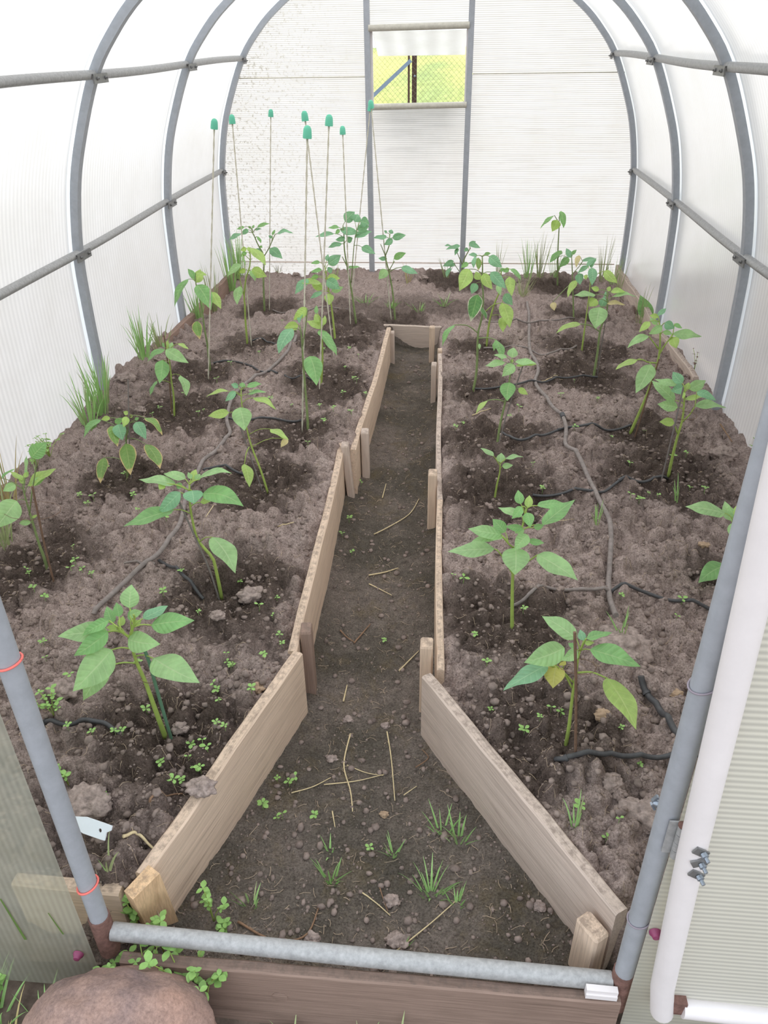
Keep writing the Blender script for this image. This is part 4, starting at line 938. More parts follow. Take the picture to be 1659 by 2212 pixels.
for pi, p in enumerate(PLANTS):
    fx = lambda q: full(p, q)
    u, v = fx(p['stem'][0]); P0 = hit(u, v); p['P0'] = P0; y0 = P0[1]
    root = tag(empty('pepper_plant', P0), p['label'], 'plant', 'pepper plants in the two beds')
    pxm = np.linalg.norm(P0-CAM)/F_PX        # metres per photo pixel at the plant
    st = [at_y(*fx(q), y0) for q in p['stem']]; st[0] = P0-np.array([0, 0, .012])
    if st[1][2] < st[0][2]: st.pop(1)
    P_ = resample(st, 18); r0 = p['rad']*pxm
    m_ = MB(); m_.tube([q-P0 for q in P_], list(np.linspace(r0, r0*.42, len(P_))), 8)
    brs = []
    for br in p['branches']:
        bp = [at_y(*fx(q), y0-.012*k) for k, q in enumerate(br)]; bb = resample(bp, 9); brs.append((bb, .012*(len(br)-1)))
        m_.tube([q-P0 for q in bb], list(np.linspace(r0*.5, r0*.32, 9)), 6)
    rl = random.Random(100+pi)
    lf = []
    for li, (bq, tq, w, kind) in enumerate(p['leaves']):
        Bp, Tp = at_y(*fx(bq), y0), at_y(*fx(tq), y0)
        down = (Bp[2]-Tp[2]); ln = np.linalg.norm(Tp-Bp)
        dy = -.85*down + rl.uniform(-.18, .18)*ln
        if kind.isupper(): dy *= .5
        dy = max(-.75*ln, min(.75*ln, dy))
        ob = .30*dy+rl.uniform(-.006, .006)
        B = at_y(*fx(bq), y0+ob); T = at_y(*fx(tq), y0+ob+dy)
        # petiole from the nearest point of stem or branches
        cand = list(P_[3:])+[q for bb, _ in brs for q in bb[2:]]
        tgt = B-np.array([0, 0, .018])
        S = min(cand, key=lambda q: np.linalg.norm(q-tgt))
        dist = np.linalg.norm(S-B)
        if dist > .004:
            mid = .5*(S+B)+np.array([0, 0, .12*dist])
            m_.tube([q-P0 for q in resample([S, mid, B], 6)], list(np.linspace(max(.0011, r0*.30), max(.0009, r0*.22), 6)), 5)
        lf.append((B, T, w/p['s']*np.linalg.norm(.5*(B+T)-CAM)/F_PX, kind, pi*50+li))
    m_.build('stem', 'stem_dark' if p['dark'] else 'stem_green', root)
    for (B, T, w, kind, sd_) in lf: add_leaf(root, P0, B, T, w, kind, sd_)
    if p['stake']:
        kd, pts = p['stake']
        s0_ = hit(*fx(pts[0])); yb = s0_[1]
        sp = [s0_-np.array([0, 0, .03])]+[at_y(*fx(q), yb+.0*k) for k, q in enumerate(pts[1:], 1)]
        b = MB(); sp = resample(sp, 10); b.tube([q-s0_ for q in sp], {'green': .0042, 'brown': .0034, 'grey': .0026, 'dark': .003}[kd], 7)
        short = p['label'].split(',')[0]
        o = tag(empty('support_stick', s0_), {'green': 'green coated', 'brown': 'thin brown', 'grey': 'thin grey', 'dark': 'dark thin'}[kd]+' stick propping the '+' '.join(short.split()[:9]), 'stick', 'plain sticks propping plants')
        b.build('shaft', STICK[kd], o, sharp=60)
        # the tie
        q = sp[6]; near = min(P_, key=lambda w_: abs(w_[2]-q[2])); c = .5*(q+near)-s0_; rad_ = max(.009, .55*np.linalg.norm(q-near))
        t_ = MB(); t_.tube([c+np.array([rad_*math.cos(a), .6*rad_*math.sin(a), .002*math.sin(2*a)]) for a in np.linspace(0, 6.283, 13)], .0009, 4, cap=False)
        t_.build('tie_string', 'stick_brown', o)

# ------------------------------------------------------------------ white rods with green caps
RODS = [((463, 266), (450, 818), 'leftmost white rod with green cap'), ((501, 256), (543, 745), 'second white rod from the left with green cap'),
        ((585, 243), (582, 672), 'white green capped rod standing alone, third from the left'), ((658, 249), (721, 770), 'leaning white rod with green cap behind the nearest rod'),
        ((664, 283), (653, 930), 'nearest white rod with a large green cap'), ((711, 258), (690, 840), 'upright white rod with green cap right of the nearest one'),
        ((740, 280), (757, 700), 'shorter white rod with green cap before the tall plant'), ((800, 231), (760, 640), 'rod leaning left away from the window corner, lower of two touching caps'),
        ((801, 224), (845, 690), 'rod leaning right at the window post, upper of two touching caps')]
for (c, bs, lb) in RODS:
    B = hit(*bs); T = at_y(*c, B[1]+.05); T = B+(T-B)*1.0
    root = tag(empty('support_rod', B), lb, 'rod', 'white rods with green caps')
    n = 150; pts = [np.array([0, 0, -.03])]+[(T-B)*k/n for k in range(1, n)]
    m_ = MB(); m_.tube(pts, .0042, 8, flat=.62, twist=.42); m_.build('shaft', 'rod_white', root)
    ax = (T-B)/np.linalg.norm(T-B)
    m_ = MB(); m_.lathe([(.0165, -.025), (.0170, -.018), (.0160, -.004), (.0148, .007), (.0108, .015), (.0045, .019), (.0005, .0195)], 16, T-B, ax)
    m_.build('cap', 'plastic_green', root, sharp=60)

# ------------------------------------------------------------------ drip hoses
def hose(px, r, mat, label, lift=.6, name='drip_hose', n=None, fit=None):
    pts = [hit(*q)+np.array([0, 0, r*lift]) for q in px]
    n = n or max(14, len(px)*9); pts = resample(pts, n)
    sz = np.array([max(soil_z(q[0]+dx_, q[1]) for dx_ in (-.4*r, 0, .4*r)) for q in pts]); zs = sz.copy()
    for _ in range(30):
        zs[1:-1] = .25*zs[:-2]+.5*zs[1:-1]+.25*zs[2:]; zs = np.maximum(zs, sz-r*.25)
    xy = np.array([q[:2] for q in pts])
    for k in range(n): pts[k][2] = zs[k]+r*lift
    o0 = pts[0].copy(); b = MB(); b.tube([q-o0 for q in pts], r, 10)
    root = tag(empty(name, o0), label, 'hose', 'drip hoses on the beds'); b.build('pipe', mat, root, sharp=60)
    if fit is not None:
        k = min(n-2, int(fit*n)); c = MB(); d = pts[k+1]-pts[k]; c.tube([pts[k]-o0-d*.4, pts[k]-o0+d*.6], r*1.35, 10); c.build('fitting', 'hose_black', root, sharp=50)
hose([(640, 728), (625, 765), (585, 800), (545, 825), (503, 870), (490, 905), (497, 940), (470, 975), (437, 1005), (405, 1080), (385, 1150), (345, 1215), (300, 1248), (245, 1290), (205, 1335)], .0082, 'hose_dusty', 'long dusty main hose winding down the left bed', fit=.35)
hose([(1138, 655), (1142, 690), (1143, 750), (1162, 800), (1156, 830), (1185, 880), (1220, 925), (1222, 970), (1255, 1020), (1288, 1075), (1312, 1130), (1316, 1200), (1314, 1285), (1330, 1333)], .0085, 'hose_dusty', 'long dusty main hose winding down the right bed', fit=.6)
hose([(1383, 1468), (1415, 1525), (1445, 1565), (1476, 1602), (1500, 1640)], .0085, 'hose_black', 'black hose piece beside the right door jamb', fit=.15)
hose([(1200, 1645), (1225, 1640), (1300, 1643), (1390, 1648), (1470, 1638)], .0062, 'hose_black', 'black branch hose in front of the nearest right plant', fit=.1)
hose([(1105, 1312), (1140, 1290), (1190, 1275), (1260, 1275), (1318, 1285)], .0055, 'hose_dusty', 'dusty branch hose to the bushy right plant')
hose([(1318, 1283), (1390, 1288), (1460, 1302), (1545, 1330)], .0055, 'hose_black', 'black branch hose running towards the right jamb')
hose([(1150, 1072), (1230, 1077), (1290, 1072), (1330, 1054), (1400, 1050), (1440, 1043)], .0055, 'hose_black', 'black branch hose behind the bushy right plant', fit=.55)
hose([(1083, 938), (1105, 950), (1150, 945), (1215, 932), (1290, 932), (1362, 920)], .0055, 'hose_black', 'black branch hose crossing under the slanting plant', fit=.5)
hose([(1025, 842), (1085, 836), (1155, 830), (1220, 825), (1290, 817)], .005, 'hose_black', 'black branch hose to the shield leaf plant')
hose([(1045, 757), (1100, 753), (1145, 760), (1185, 765), (1245, 750)], .005, 'hose_dusty', 'thin dusty branch hose behind the pale leaved plant')
hose([(1050, 697), (1110, 692), (1170, 700), (1240, 690)], .005, 'hose_dusty', 'thin branch hose in the back of the right bed')
hose([(455, 787), (490, 781), (530, 790), (565, 807), (600, 808)], .005, 'hose_black', 'arched black branch hose by the leftmost white rod')
hose([(545, 738), (570, 736), (600, 742)], .0045, 'hose_black', 'short black branch hose by the second white rod')
hose([(480, 908), (550, 906), (600, 908), (650, 910)], .0052, 'hose_black', 'straight black branch hose to the nearest white rod')
hose([(615, 812), (640, 818), (672, 822)], .0045, 'hose_black', 'short black branch hose behind the nearest white rod')
hose([(590, 672), (640, 672), (700, 670), (752, 668)], .0045, 'hose_dusty', 'thin hose lying across the far left bed')
hose([(440, 1018), (475, 1020), (530, 1030)], .0052, 'hose_black', 'black branch hose behind the bent stem plant')
hose([(345, 1215), (385, 1232), (415, 1262), (440, 1298)], .0055, 'hose_black', 'curved black branch hose to the bent stem plant')
hose([(335, 1222), (300, 1217), (270, 1219)], .0042, 'hose_dusty', 'half buried thin branch hose in the left bed')
hose([(90, 1568), (130, 1570), (190, 1560), (230, 1568), (262, 1586)], .006, 'hose_black', 'black branch hose near the left door jamb', fit=.1)

# ------------------------------------------------------------------ clods and stones that stand out
CL = [((192, 1738), .048, 'earth_clod', 'large pale clod beside the left door jamb'), ((436, 1702), .026, 'earth_clod', 'clod perched on the near left plank'),
      ((1390, 1765), .050, 'earth_clod', 'large dark clod beside the right door jamb'), ((1345, 1400), .075, 'earth_clod', 'broad earth lump behind the nearest right plant'),
      ((1303, 1548), .020, 'stone_pale', 'pale angular stone right of the brown stick'), ((1458, 1500), .015, 'stone_pale', 'small round stone near the black hose piece'),
      ((1320, 1695), .026, 'earth_clod', 'flat clod below the black branch hose'), ((540, 1290), .036, 'earth_clod', 'rough clod right of the bent stem plant'),
      ((556, 1488), .019, 'stone_pale', 'flat grey stone by the near left plank'), ((140, 1490), .034, 'earth_clod', 'clod left of the sturdy young plant'),
      ((390, 1575), .018, 'earth_clod', 'round clod beside the green stick'), ((285, 1895), .0, 'earth_clod', ''),
      ((845, 1950), .018, 'earth_clod', 'flat clod on the path near the threshold'), ((675, 2030), .017, 'earth_clod', 'flat clod touching the threshold tube'),
      ((860, 2035), .022, 'earth_clod', 'pale clod behind the threshold tube'), ((752, 1556), .013, 'earth_clod', 'small clod in the middle of the path'),
      ((833, 1570), .012, 'earth_clod', 'small clod at the top of the straw stalk'), ((715, 1640), .014, 'earth_clod', 'crumbly clod on the left of the path'),
      ((1165, 1960), .014, 'earth_clod', 'clod on the path below the right plank'), ((830, 1760), .010, 'stone_pale', 'tiny grey stone on the path'),
      ((470, 1330), .02, 'earth_clod', 'clod in front of the bent stem plant'), ((345, 778), .028, 'earth_clod', 'reddish clod behind the small spread leaf plant'),
      ((305, 890), .024, 'earth_clod', 'clod behind the wilting plant'), ((640, 595), .035, 'earth_clod', 'dark clod against the back wall left of the post'),
      ((915, 602), .032, 'earth_clod', 'dark clod against the back wall under the window'), ((852, 606), .024, 'earth_clod', 'dark clod at the foot of the left window post'),
      ((1520, 1178), .016, 'stone_pale', 'crumpled pale dry leaf lump beside the right jamb'), ((1560, 985), .045, 'earth_clod', 'earth lump at the foot of the right wall'),
      ((270, 820), .045, 'earth_clod', 'dark mound at the foot of the left wall')]
for k, (q, r, mt, lb) in enumerate(CL):
    if not lb: continue
    c = hit(*q)
    if 'perched' in lb: c = at_z(q[0], q[1], .275)
    lump('soil_clod' if mt == 'earth_clod' else 'stone', c+np.array([0, 0, r*.12]), (r*1.1, r*.9, r*(.62 if r < .06 else .4)), mt, lb, 'clod' if mt == 'earth_clod' else 'stone', 60+k, .42, 4, None, 1.5)

# ------------------------------------------------------------------ straw and twigs
def stalk(px, r, mat, label, grp, name='straw_stalk', lift=1.5):
    pts = [hit(*q)+np.array([0, 0, r*lift+.001]) for q in px]; pts = resample(pts, max(4, 4*len(px)))
    for q in pts: q[2] = max(q[2], soil_z(q[0], q[1])+r*.8)
    o0 = pts[0].copy(); b = MB(); b.tube([q-o0 for q in pts], list(np.linspace(r, r*.6, len(pts))), 5)
    tag(b.build(name, mat, None, o0), label, 'straw' if mat == 'straw' else 'twig', grp)
SG = 'straw and twigs on the path'
for px, r, mt, lb in [
    ([(757, 1588), (743, 1655), (757, 1710), (762, 1757)], .0026, 'straw', 'longest kinked straw stalk on the path'),
    ([(836, 1583), (845, 1640), (853, 1733)], .0022, 'straw', 'straight straw stalk right of the kinked one'),
    ([(700, 1698), (770, 1690), (830, 1676)], .0018, 'straw', 'thin straw crossing the kinked stalk'), ([(750, 1655), (790, 1672), (828, 1678)], .0016, 'straw', 'thin straw meeting the crossing straw at its tip'),
    ([(630, 1715), (675, 1702), (715, 1682)], .0018, 'straw', 'straw at the left edge of the path'), ([(765, 1392), (800, 1352)], .003, 'twig', 'dark twig pointing away on the middle path'),
    ([(735, 1365), (750, 1380), (765, 1390)], .0028, 'twig', 'short twig meeting the dark twig'), ([(742, 1518), (750, 1483)], .0028, 'straw', 'short pale stub of straw on the left path'),
    ([(862, 1452), (905, 1408)], .0024, 'straw', 'pale straw near the rounded right stake'), ([(797, 1246), (830, 1240), (860, 1230)], .0032, 'straw', 'thick straw across the middle of the path'),
    ([(797, 1264), (820, 1275), (846, 1289)], .0024, 'straw', 'thin straw just in front of the thick straw'), ([(808, 1157), (845, 1138), (885, 1112), (905, 1080)], .0026, 'straw', 'curved grey root on the far path'),
    ([(826, 1078), (834, 1048)], .0026, 'straw', 'short straw by the leaning left stake'), ([(783, 1932), (815, 1955), (843, 1980)], .0018, 'straw', 'straw near the grass on the near path'),
    ([(820, 1918), (828, 1945), (838, 1972)], .0016, 'twig', 'dark thin twig crossing the near straw'), ([(855, 2057), (930, 1998), (1000, 1935)], .0018, 'straw', 'long thin straw slanting up from the threshold'),
    ([(718, 1755), (724, 1790)], .002, 'straw', 'short straw on the left near path'), ([(515, 1995), (590, 2034), (660, 2025), (688, 1965)], .003, 'twig', 'long curved root behind the threshold tube'),
    ([(898, 1660), (925, 1640), (912, 1622)], .002, 'twig', 'hooked rootlet on the right of the path'), ([(872, 1720), (900, 1700)], .0016, 'straw', 'tiny straw under the right plank'),
    ([(268, 1812), (300, 1810), (322, 1828), (336, 1842)], .0042, 'straw', 'bent pale root behind the left door jamb'), ([(325, 1738), (370, 1722), (395, 1718)], .003, 'twig', 'grey twig near the perched clod'),
    ([(600, 1140), (640, 1130)], .0024, 'straw', 'pale straw on the left bed beside the long plank'), ([(470, 1085), (445, 1120)], .0022, 'straw', 'pale straw behind the bent stem plant'),
    ([(1020, 900), (1060, 888)], .003, 'straw', 'pale stalk lying beside the far right plank'), ([(1170, 825), (1215, 822)], .0025, 'straw', 'straw beside the right main hose'),
    ([(1555, 920), (1580, 958)], .004, 'twig', 'brown twig by the right wall'), ([(1165, 1115), (1190, 1128), (1240, 1125)], .0012, 'straw', 'faint rootlet on the bare right bed')]:
    stalk(px, r, mt, lb, SG)

# white plastic strip with a hole
pc = at_z(208, 1790, .315); ws = tag(empty('plastic_strip', pc), 'white plastic strip with a hole poking out beside the left jamb', 'strip')
dx_ = Vector((1, -.30, .06)).normalized(); dy_ = Vector((.16, .62, .77)); dy_ = (dy_-dx_*dy_.dot(dx_)).normalized(); dz_ = dx_.cross(dy_)
ws.rotation_euler = Matrix((dx_, dy_, dz_)).transposed().to_euler()
b = MB(); hx, hy_, hw, hl = .012, 0.0, .0165, .028; ring = [(hx+.0042*math.cos(a), .0042*math.sin(a)) for a in np.linspace(0, 2*math.pi, 17)[:-1]]
def outer(a):
    ca, sa = math.cos(a), math.sin(a); t = min((hl-hx if ca > 0 else .10+hx)/max(abs(ca), 1e-6), hw/max(abs(sa), 1e-6)); x, y = hx+ca*t, sa*t
    if x > hl-.012 and y < -hw+.012: pass
    return (x+(.010 if (x > hl-.001 and y > 0) else 0), y)
oo = [outer(a) for a in np.linspace(0, 2*math.pi, 17)[:-1]]; vs = []
for z in (0, .003): vs += [(x, y, z) for x, y in ring]+[(x, y, z) for x, y in oo]
fs = []
for j in range(16):
    k = (j+1) % 16
    fs += [(j, k, 16+k, 16+j), (32+k, 32+j, 48+j, 48+k), (16+j, 16+k, 48+k, 48+j), (k, j, 32+j, 32+k)]
b.add(vs, fs); b.build('strip', 'plastic_white', ws, smooth=False)

# ------------------------------------------------------------------ weeds and grass
def blade(b, base, tip, w, bend, n=5):
    base, tip = np.array(base, float), np.array(tip, float); d = tip-base; L_ = np.linalg.norm(d)
    s = np.cross(d, [0, 1, .3]); s = s/(np.linalg.norm(s)+1e-9); c = base+d*.55+np.array([0, 0, bend*L_])
    vs = []; fs = []
    for i in range(n+1):
        u = i/n; p = (1-u)**2*base+2*u*(1-u)*c+u*u*tip; ww = w*(1-u**1.6)*.5+.0002
        nn = np.array([0, -.35*ww, .0]); vs += [p-s*ww, p+nn, p+s*ww]
    for i in range(n):
        a = i*3; fs += [(a, a+1, a+4, a+3), (a+1, a+2, a+5, a+4)]
    b.add(vs, fs)
def tuft(u, v, n, h, spread, mat, label, grp, w=.004, on=None, seed=0, name='grass_tuft'):
    r = random.Random(seed+int(u)*7+int(v)); P0 = on if on is not None else hit(u, v)
    if on is None and abs(P0[0]) > 1.47: P0[0] = math.copysign(1.47, P0[0]); P0[2] = soil_z(P0[0], P0[1])
    root = tag(empty(name, P0), label, 'grass', grp)
    for k in range(int(n*1.5)):
        a = r.random()*6.283; q = r.random()**.7*spread; hh = h*(.45+.6*r.random()); b = MB()
        bs = (q*.35*math.cos(a), q*.35*math.sin(a), -.008); le = spread*(.2+.9*r.random())
        blade(b, bs, (bs[0]+le*math.cos(a), bs[1]+le*math.sin(a), hh), w*(.7+.6*r.random()), .05+.28*r.random())
        b.build('blade', mat if r.random() > .15 else 'grass_dull', root)
WG = 'grass along the left wall'
for u, v, n, h, sp, mt, lb in [
    (180, 915, 16, .22, .07, 'grass_green', 'tall grass tuft at the left wall behind the pale plant'), (205, 890, 16, .26, .07, 'grass_green', 'thick grass tuft at the left wall by the first arch'),
    (228, 868, 12, .22, .06, 'grass_green', 'grass tuft right at the first left arch'), (292, 775, 12, .24, .08, 'grass_green', 'grass tuft on the left wall between the arches'),
    (318, 745, 9, .20, .08, 'grass_dull', 'dull grass tuft beyond the one between the arches'), (400, 690, 12, .22, .07, 'grass_green', 'grass tuft at the foot of the second left arch'),
    (425, 665, 10, .30, .06, 'grass_dull', 'tall thin grass tuft behind the second left arch'), (455, 625, 14, .30, .07, 'grass_green', 'dense grass tuft before the far left arch'),
    (478, 605, 14, .32, .07, 'grass_green', 'high grass tuft near the far left corner'), (500, 590, 10, .24, .06, 'grass_green', 'grass tuft in the far left corner'),
    (10, 1180, 9, .22, .09, 'grass_dull', 'pale grass at the left edge of the photo'), (25, 1100, 8, .30, .08, 'grass_dry', 'dry grass behind the lanky plant')]:
    tuft(u, v, int(n*1.4), h*1.2, sp*1.15, mt, lb, WG, .006)
BG = 'grass along the back wall'
for k, (u, v, n, h, sp, mt, lb) in enumerate([
    (725, 600, 6, .14, .05, 'grass_dull', 'sparse grass by the back wall left of the tall plant'), (880, 612, 7, .16, .05, 'grass_dry', 'dry grass by the back wall right of the left post'),
    (965, 600, 8, .16, .06, 'grass_dull', 'grass by the back wall below the window'), (1075, 592, 8, .26, .06, 'grass_dull', 'grass by the back wall right of the right post'),
    (1140, 600, 16, .30, .08, 'grass_green', 'dense grass clump by the back wall'), (1165, 598, 14, .34, .08, 'grass_dull', 'tall seeding grass by the back wall'),
    (1195, 600, 10, .24, .07, 'grass_green', 'grass around the single stemmed tall plant'), (1300, 608, 10, .36, .10, 'grass_dull', 'long thin grass in the far right corner'),
    (1330, 612, 8, .24, .08, 'grass_green', 'short grass in the far right corner'), (1128, 640, 14, .18, .10, 'grass_dull', 'flopped grass in the back of the right bed'),
    (1405, 640, 6, .34, .05, 'grass_dull', 'three tall blades by the second right arch'), (1460, 700, 5, .26, .05, 'grass_dull', 'thin blades between the right arches'),
    (845, 665, 12, .05, .07, 'grass_green', 'short sprouts beside the cross plank left'), (905, 672, 12, .06, .08, 'grass_green', 'short bright sprouts behind the cross plank'),
    (790, 655, 12, .06, .09, 'grass_green', 'short sprouts around the tall leafy plant'), (960, 660, 10, .07, .08, 'grass_green', 'short sprouts right of the cross plank'),
    (600, 590, 5, .14, .05, 'grass_dull', 'thin dark blades by the far left wall corner')]):
    tuft(u, v, n, h, sp, mt, lb, BG, .0035, seed=k)
PG = 'grass growing on the near path'
for k, (u, v, n, h, sp, lb) in enumerate([
    (715, 1900, 9, .06, .05, 'upright grass tuft on the left of the near path'), (930, 1935, 13, .055, .065, 'star shaped grass tuft on the right of the near path'),
    (545, 1962, 6, .035, .045, 'low curled grass tuft by the near left plank'), (955, 1800, 7, .075, .05, 'grass tuft below the right plank'),
    (990, 1815, 7, .09, .05, 'tall grass tuft nearest the right plank'), (850, 1845, 6, .05, .035, 'small grass tuft in the middle of the near path'),
    (985, 1955, 6, .04, .04, 'thin grass right of the star shaped tuft'), (712, 1840, 4, .03, .03, 'tiny grass tuft behind the upright one'),
    (870, 2050, 3, .025, .02, 'two stubby blades at the threshold tube'), (1245, 1785, 5, .08, .03, 'weedy grass shoot beside the near right plank'),
    (1290, 1130, 5, .10, .03, 'grass shoot on the right main hose'), (1345, 1365, 4, .10, .04, 'grass shoot on the broad earth lump'),
    (228, 1875, 3, .08, .04, 'yellowing blade behind the left jamb'), (1465, 1080, 3, .12, .03, 'grass shoot in front of the fresh right plant'), (500, 1880, 0, .1, .1, '')]):
    if n: tuft(u, v, n, h, sp, 'grass_green', lb, PG, .0045, seed=20+k)
OG = 'grass outside at the lower left'
for k, (x, y, n, h, sp, mt, lb) in enumerate([(-.66, .73, 14, .10, .10, 'grass_green', 'green grass tuft outside at the lower left corner'), (-.60, .66, 12, .08, .10, 'grass_dry', 'dry grass tuft beside the boulder'),
    (-.70, .64, 12, .10, .10, 'grass_green', 'broad bladed grass left of the boulder'), (-.56, .74, 8, .07, .09, 'grass_green', 'grass between boulder and left sheet'), (-.64, .60, 12, .06, .1, 'grass_dry', 'trampled straw grass at the bottom left edge'),
    (-.03, .735, 5, .06, .05, 'grass_dull', 'wispy grass right of the boulder under the threshold'), (.11, .735, 4, .055, .04, 'grass_green', 'single curled blade below the threshold plank'), (.36, .74, 4, .06, .05, 'grass_dull', 'thin grass below the right of the threshold'), (.18, .74, 3, .11, .03, 'grass_dull', 'thin blade leaning on the threshold plank')]):
    tuft(int(900+k*31), int(k*77), n, h, sp, mt, lb, OG, .006, on=np.array([x, y, -.03]), seed=40+k)

# seedlings: small upright weeds with two to five round leaves
def seedling_mesh(nl, seed, mat='weed_green'):
    r = random.Random(seed); b = MB(); h = .020+.01*r.random()
    b.tube([(0, 0, -.004), (.002, .001, h*.5), (.001, 0, h)], .0009, 5)
    for k in range(nl):
        a = 6.283*k/nl+r.random()*.6; L_ = .013+.010*r.random(); el = .15+.5*r.random(); w = L_*.30
        d = np.array([math.cos(a)*math.cos(el), math.sin(a)*math.cos(el), math.sin(el)]); s = np.array([-math.sin(a), math.cos(a), 0])
        o = np.array([.001, 0, h]); pts = []; 
        for u, ww in ((.12, .1), (.4, .8), (.65, 1), (.88, .6), (1.0, .0)):
            p = o+d*L_*u-np.array([0, 0, .25*L_*u*u]); pts += [p-s*w*ww, p+np.array([0, 0, -.1*w]), p+s*w*ww]
        fs = []
        for i in range(4):
            q = i*3; fs += [(q, q+1, q+4, q+3), (q+1, q+2, q+5, q+4)]
        b.add(pts, fs)
    return b.mesh('weed_seedling', mat)
SHORT = ['sturdy near left plant', 'bent stem plant', 'lanky plant at the left edge', 'wilting yellow edged plant', 'slim plant with dry leaf tip', 'small spread leaf plant', 'plant at the leftmost rod',
         'forked plant at the second rod', 'far left corner plant', 'plant at the nearest rod', 'arching leaf plant', 'bushy plant of the left bed', 'tallest leafy plant', 'thin plant right of the post',
         'plant with bleached leaf', 'yellow green right plant', 'small bluish back plant', 'single stemmed tall plant', 'plant with withered leaf', 'twin stemmed back plant', 'shield leaf plant', 'slanting right plant',
         'fresh plant at the right arch', 'pale leaved plant by the path', 'tiny pepper seedling', 'large bushy right plant', 'nearest right plant', 'plant behind the right jamb']
SEED = [seedling_mesh(n, k) for k, n in enumerate((2, 3, 4, 4, 5))]
spots = [(100, 1520), (130, 1545), (150, 1580), (200, 1590), (95, 1395), (100, 1430), (155, 1470), (250, 1590), (320, 1545), (300, 1440), (490, 1420), (492, 1440), (500, 1450), (545, 1500), (470, 1500), (463, 1490), (475, 1520), (487, 1580), (470, 1570),
         (415, 1620), (440, 1610), (425, 1670), (435, 1672), (380, 1700), (395, 1695), (408, 1645), (450, 1625), (230, 1735), (265, 1590), (350, 1660), (60, 1240), (180, 1240), (200, 1250), (75, 1280), (100, 1300), (155, 1240), (165, 1220), (65, 1250), (175, 1080), (190, 1095), (160, 1190),
         (230, 1020), (300, 1110), (290, 1080), (270, 1030), (205, 1085), (360, 1130), (395, 1250), (355, 1290), (520, 1270), (590, 1340), (605, 1380), (610, 1400), (505, 1445), (570, 1425), (560, 1320), (600, 1300), (430, 1330),
         (1050, 1440), (1130, 1590), (1190, 1540), (1210, 1550), (1165, 1560), (1340, 1580), (1380, 1660), (1335, 1780), (1308, 1820), (1250, 1760), (1060, 1540), (1025, 1380), (980, 1255), (1000, 1260), (1130, 1330), (1310, 1420), (1340, 1300), (1460, 1340), (1470, 1310), (1420, 1080), (1400, 1075), (1380, 1090), (1360, 1080), (1490, 1060), (1520, 1070),
         (985, 930), (1000, 920), (1120, 890), (1240, 930), (1170, 1070), (1290, 870), (1320, 950), (1150, 1010), (1360, 1010), (1480, 990), (1210, 860), (1100, 905), (1240, 830), (1390, 940), (1450, 1000), (1500, 1110),
         (765, 825), (770, 830), (740, 855), (690, 885), (720, 890), (700, 920), (665, 965), (760, 900), (745, 800), (630, 880), (585, 870), (330, 905), (345, 890), (430, 900), (440, 890), (545, 855), (470, 830), (500, 790), (560, 770), (700, 760), (755, 760), (775, 775), (400, 860), (610, 700), (640, 720),
         (570, 1750), (612, 1770), (600, 1772), (600, 1690), (625, 1700), (680, 1770), (640, 1690), (740, 1160), (755, 1130), (760, 1200), (830, 1390), (780, 1050), (795, 900), (790, 860), (800, 1840)]
for k, (u, v) in enumerate(spots):
    c = hit(u, v); o = bpy.data.objects.new('weed_seedling', SEED[k % 5]); link(o, None, c, (0, 0, random.random()*6.28)); s_ = .55+.55*random.random(); o.scale = (s_, s_, s_)
    near = min(range(len(PLANTS)), key=lambda q: np.linalg.norm(PLANTS[q]['P0']-c)); dv = c-PLANTS[near]['P0']
    side_ = ('right of' if dv[0] > 0 else 'left of') if abs(dv[0]) > abs(dv[1]) else ('behind' if dv[1] > 0 else 'in front of')
    onp = x_left(c[1]) < c[0] < x_right(c[1]) and c[1] < 4.7
    far_ = ' well' if np.linalg.norm(dv) > .22 and not onp else ''
    tag(o, ('two-leaved', 'three-leaved', 'four-leaved', 'small four-leaved', 'five-leaved')[k % 5]+' weed seedling'+(' on the path' if onp else '')+far_+' '+side_+' the '+SHORT[near], 'seedling', 'weed seedlings sprouting all over the soil')

seen = {}
for o in bpy.data.objects:
    if o.name.startswith('weed_seedling'): seen.setdefault(o['label'], []).append(o)
for lb, os_ in seen.items():
    os_.sort(key=lambda q: q.scale[0])
    if len(os_) >= 2: os_[0]['label'] = 'smaller '+lb; os_[-1]['label'] = 'larger '+lb
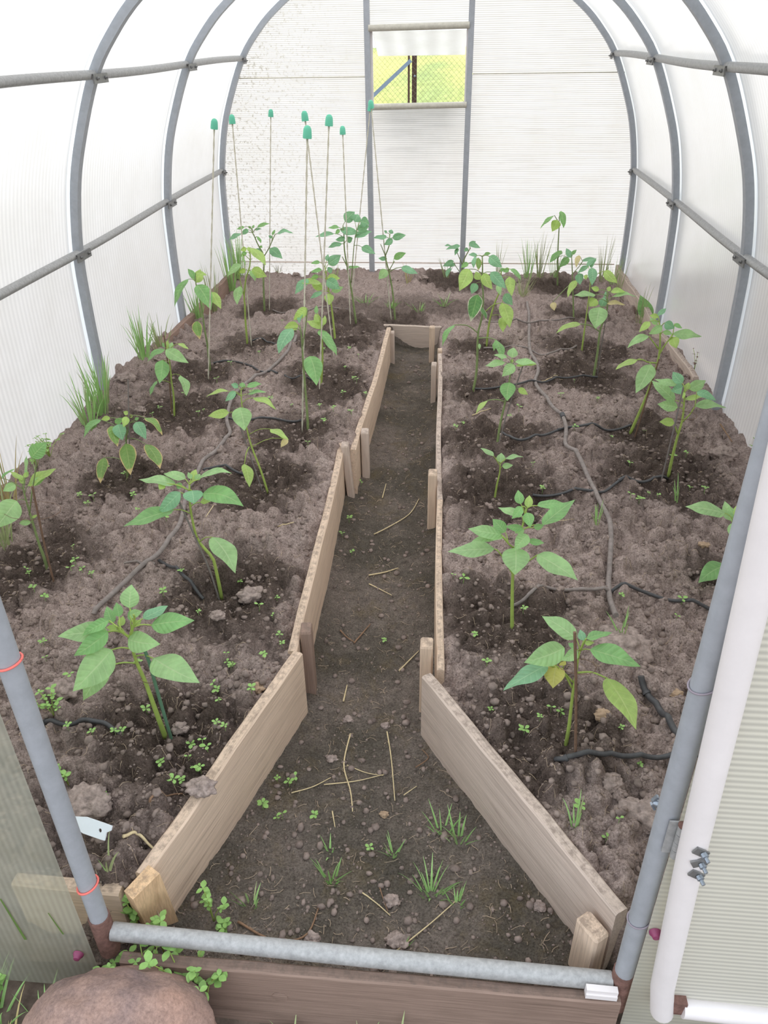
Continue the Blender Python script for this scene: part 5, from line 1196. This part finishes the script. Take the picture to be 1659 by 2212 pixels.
# chickweed around the threshold and the left wall: each stem a plant with leaves of its own
def chickweed(c, n, h, label, leafr=.016, mat='weed_green', spread=.05, seed=0):
    r = random.Random(seed); root = tag(empty('chickweed', c), label, 'weed')
    b = MB(); tips = []
    for k in range(n):
        a = r.random()*6.28; q = spread*r.random(); t = np.array([q*math.cos(a), q*math.sin(a), h*(.5+.6*r.random())])
        b.tube(resample([(0, 0, -.01), t*np.array([.35, .35, .6]), t], 5), .0012, 5); tips += [t, t*np.array([.7, .7, .75])]
    b.build('stem', 'stem_green', root)
    for t in tips:
        a0 = r.random()*6.28
        for j in range(3):
            a = a0+j*2.1+.4*r.random(); L_ = leafr*(.55+.75*r.random()); w = L_*.31; el = .1+.6*r.random()
            d = np.array([math.cos(a)*math.cos(el), math.sin(a)*math.cos(el), math.sin(el)]); s = np.array([-math.sin(a), math.cos(a), .2*r.random()]); pts = []
            for u, ww in ((.0, .12), (.3, .85), (.55, 1), (.82, .6), (1.0, .0)):
                p = t+d*L_*u-np.array([0, 0, .3*L_*u*u]); pts += [p-s*w*ww, p+np.array([0, 0, -.12*w]), p+s*w*ww]
            fs = []
            for i in range(4):
                q = i*3; fs += [(q, q+1, q+4, q+3), (q+1, q+2, q+5, q+4)]
            m_ = MB(); m_.add(pts, fs); m_.build('leaf', mat, root)
for k, (c, n, h, sp, lr, lb) in enumerate([
    ((-.372, .765, .02), 6, .14, .04, .019, 'chickweed by the rusty foot of the left jamb'), ((-.32, .772, .03), 8, .15, .06, .020, 'leafy chickweed between boulder and threshold'),
    ((-.245, .775, .03), 7, .16, .06, .022, 'chickweed stretching along the threshold tube'), ((-.205, .770, .06), 4, .14, .04, .020, 'chickweed tip resting on the threshold tube'),
    ((-.375, .872, .08), 5, .13, .035, .022, 'round leaved weed between the left jamb and the yellow block'), ((-.315, .845, .08), 5, .11, .025, .018, 'chickweed at the foot of the yellow block'),
    (tuple(hit(462, 1990)), 4, .10, .03, .017, 'upright chickweed at the near left corner of the path'), (tuple(hit(490, 2015)), 4, .03, .03, .016, 'low chickweed just behind the threshold tube'),
    (tuple(hit(108, 985)), 14, .09, .09, .014, 'dense chickweed mat at the left wall'), (tuple(hit(80, 1010)), 8, .08, .07, .014, 'chickweed beside the dense mat at the left wall'),
    (tuple(hit(118, 1545)), 5, .06, .05, .016, 'grey green weed by the left jamb hose'), (tuple(hit(150, 1700)), 3, .07, .03, .016, 'slender weed between clod and left jamb'),
    (tuple(hit(1500, 800)), 5, .10, .05, .013, 'brownish weed at the foot of the right wall'), (tuple(hit(1640, 975)), 6, .05, .06, .012, 'tiny weed under the near right wall'),
    ((-.66, .77, -.02), 5, .12, .05, .026, 'broad leaved weed outside by the left sheet')]):
    chickweed(c, n, h, lb, lr, 'weed_green' if 'brownish' not in lb else 'weed_red', sp, 300+k)
# the dock leaf by the right wall
c = hit(1412, 700); root = tag(empty('dock_weed', c), 'single large dock leaf by the right wall', 'weed')
m_ = MB(); Bk, Tk = at_y(1404, 688, c[1]), at_y(1383, 637, c[1]+.05); m_.tube([np.zeros(3)-[0, 0, .01], Bk-c], .003, 6); m_.build('stem', 'stem_green', root)
add_leaf(root, c, Bk, Tk, .10, 'g', 991)
print('objects', len(bpy.data.objects))
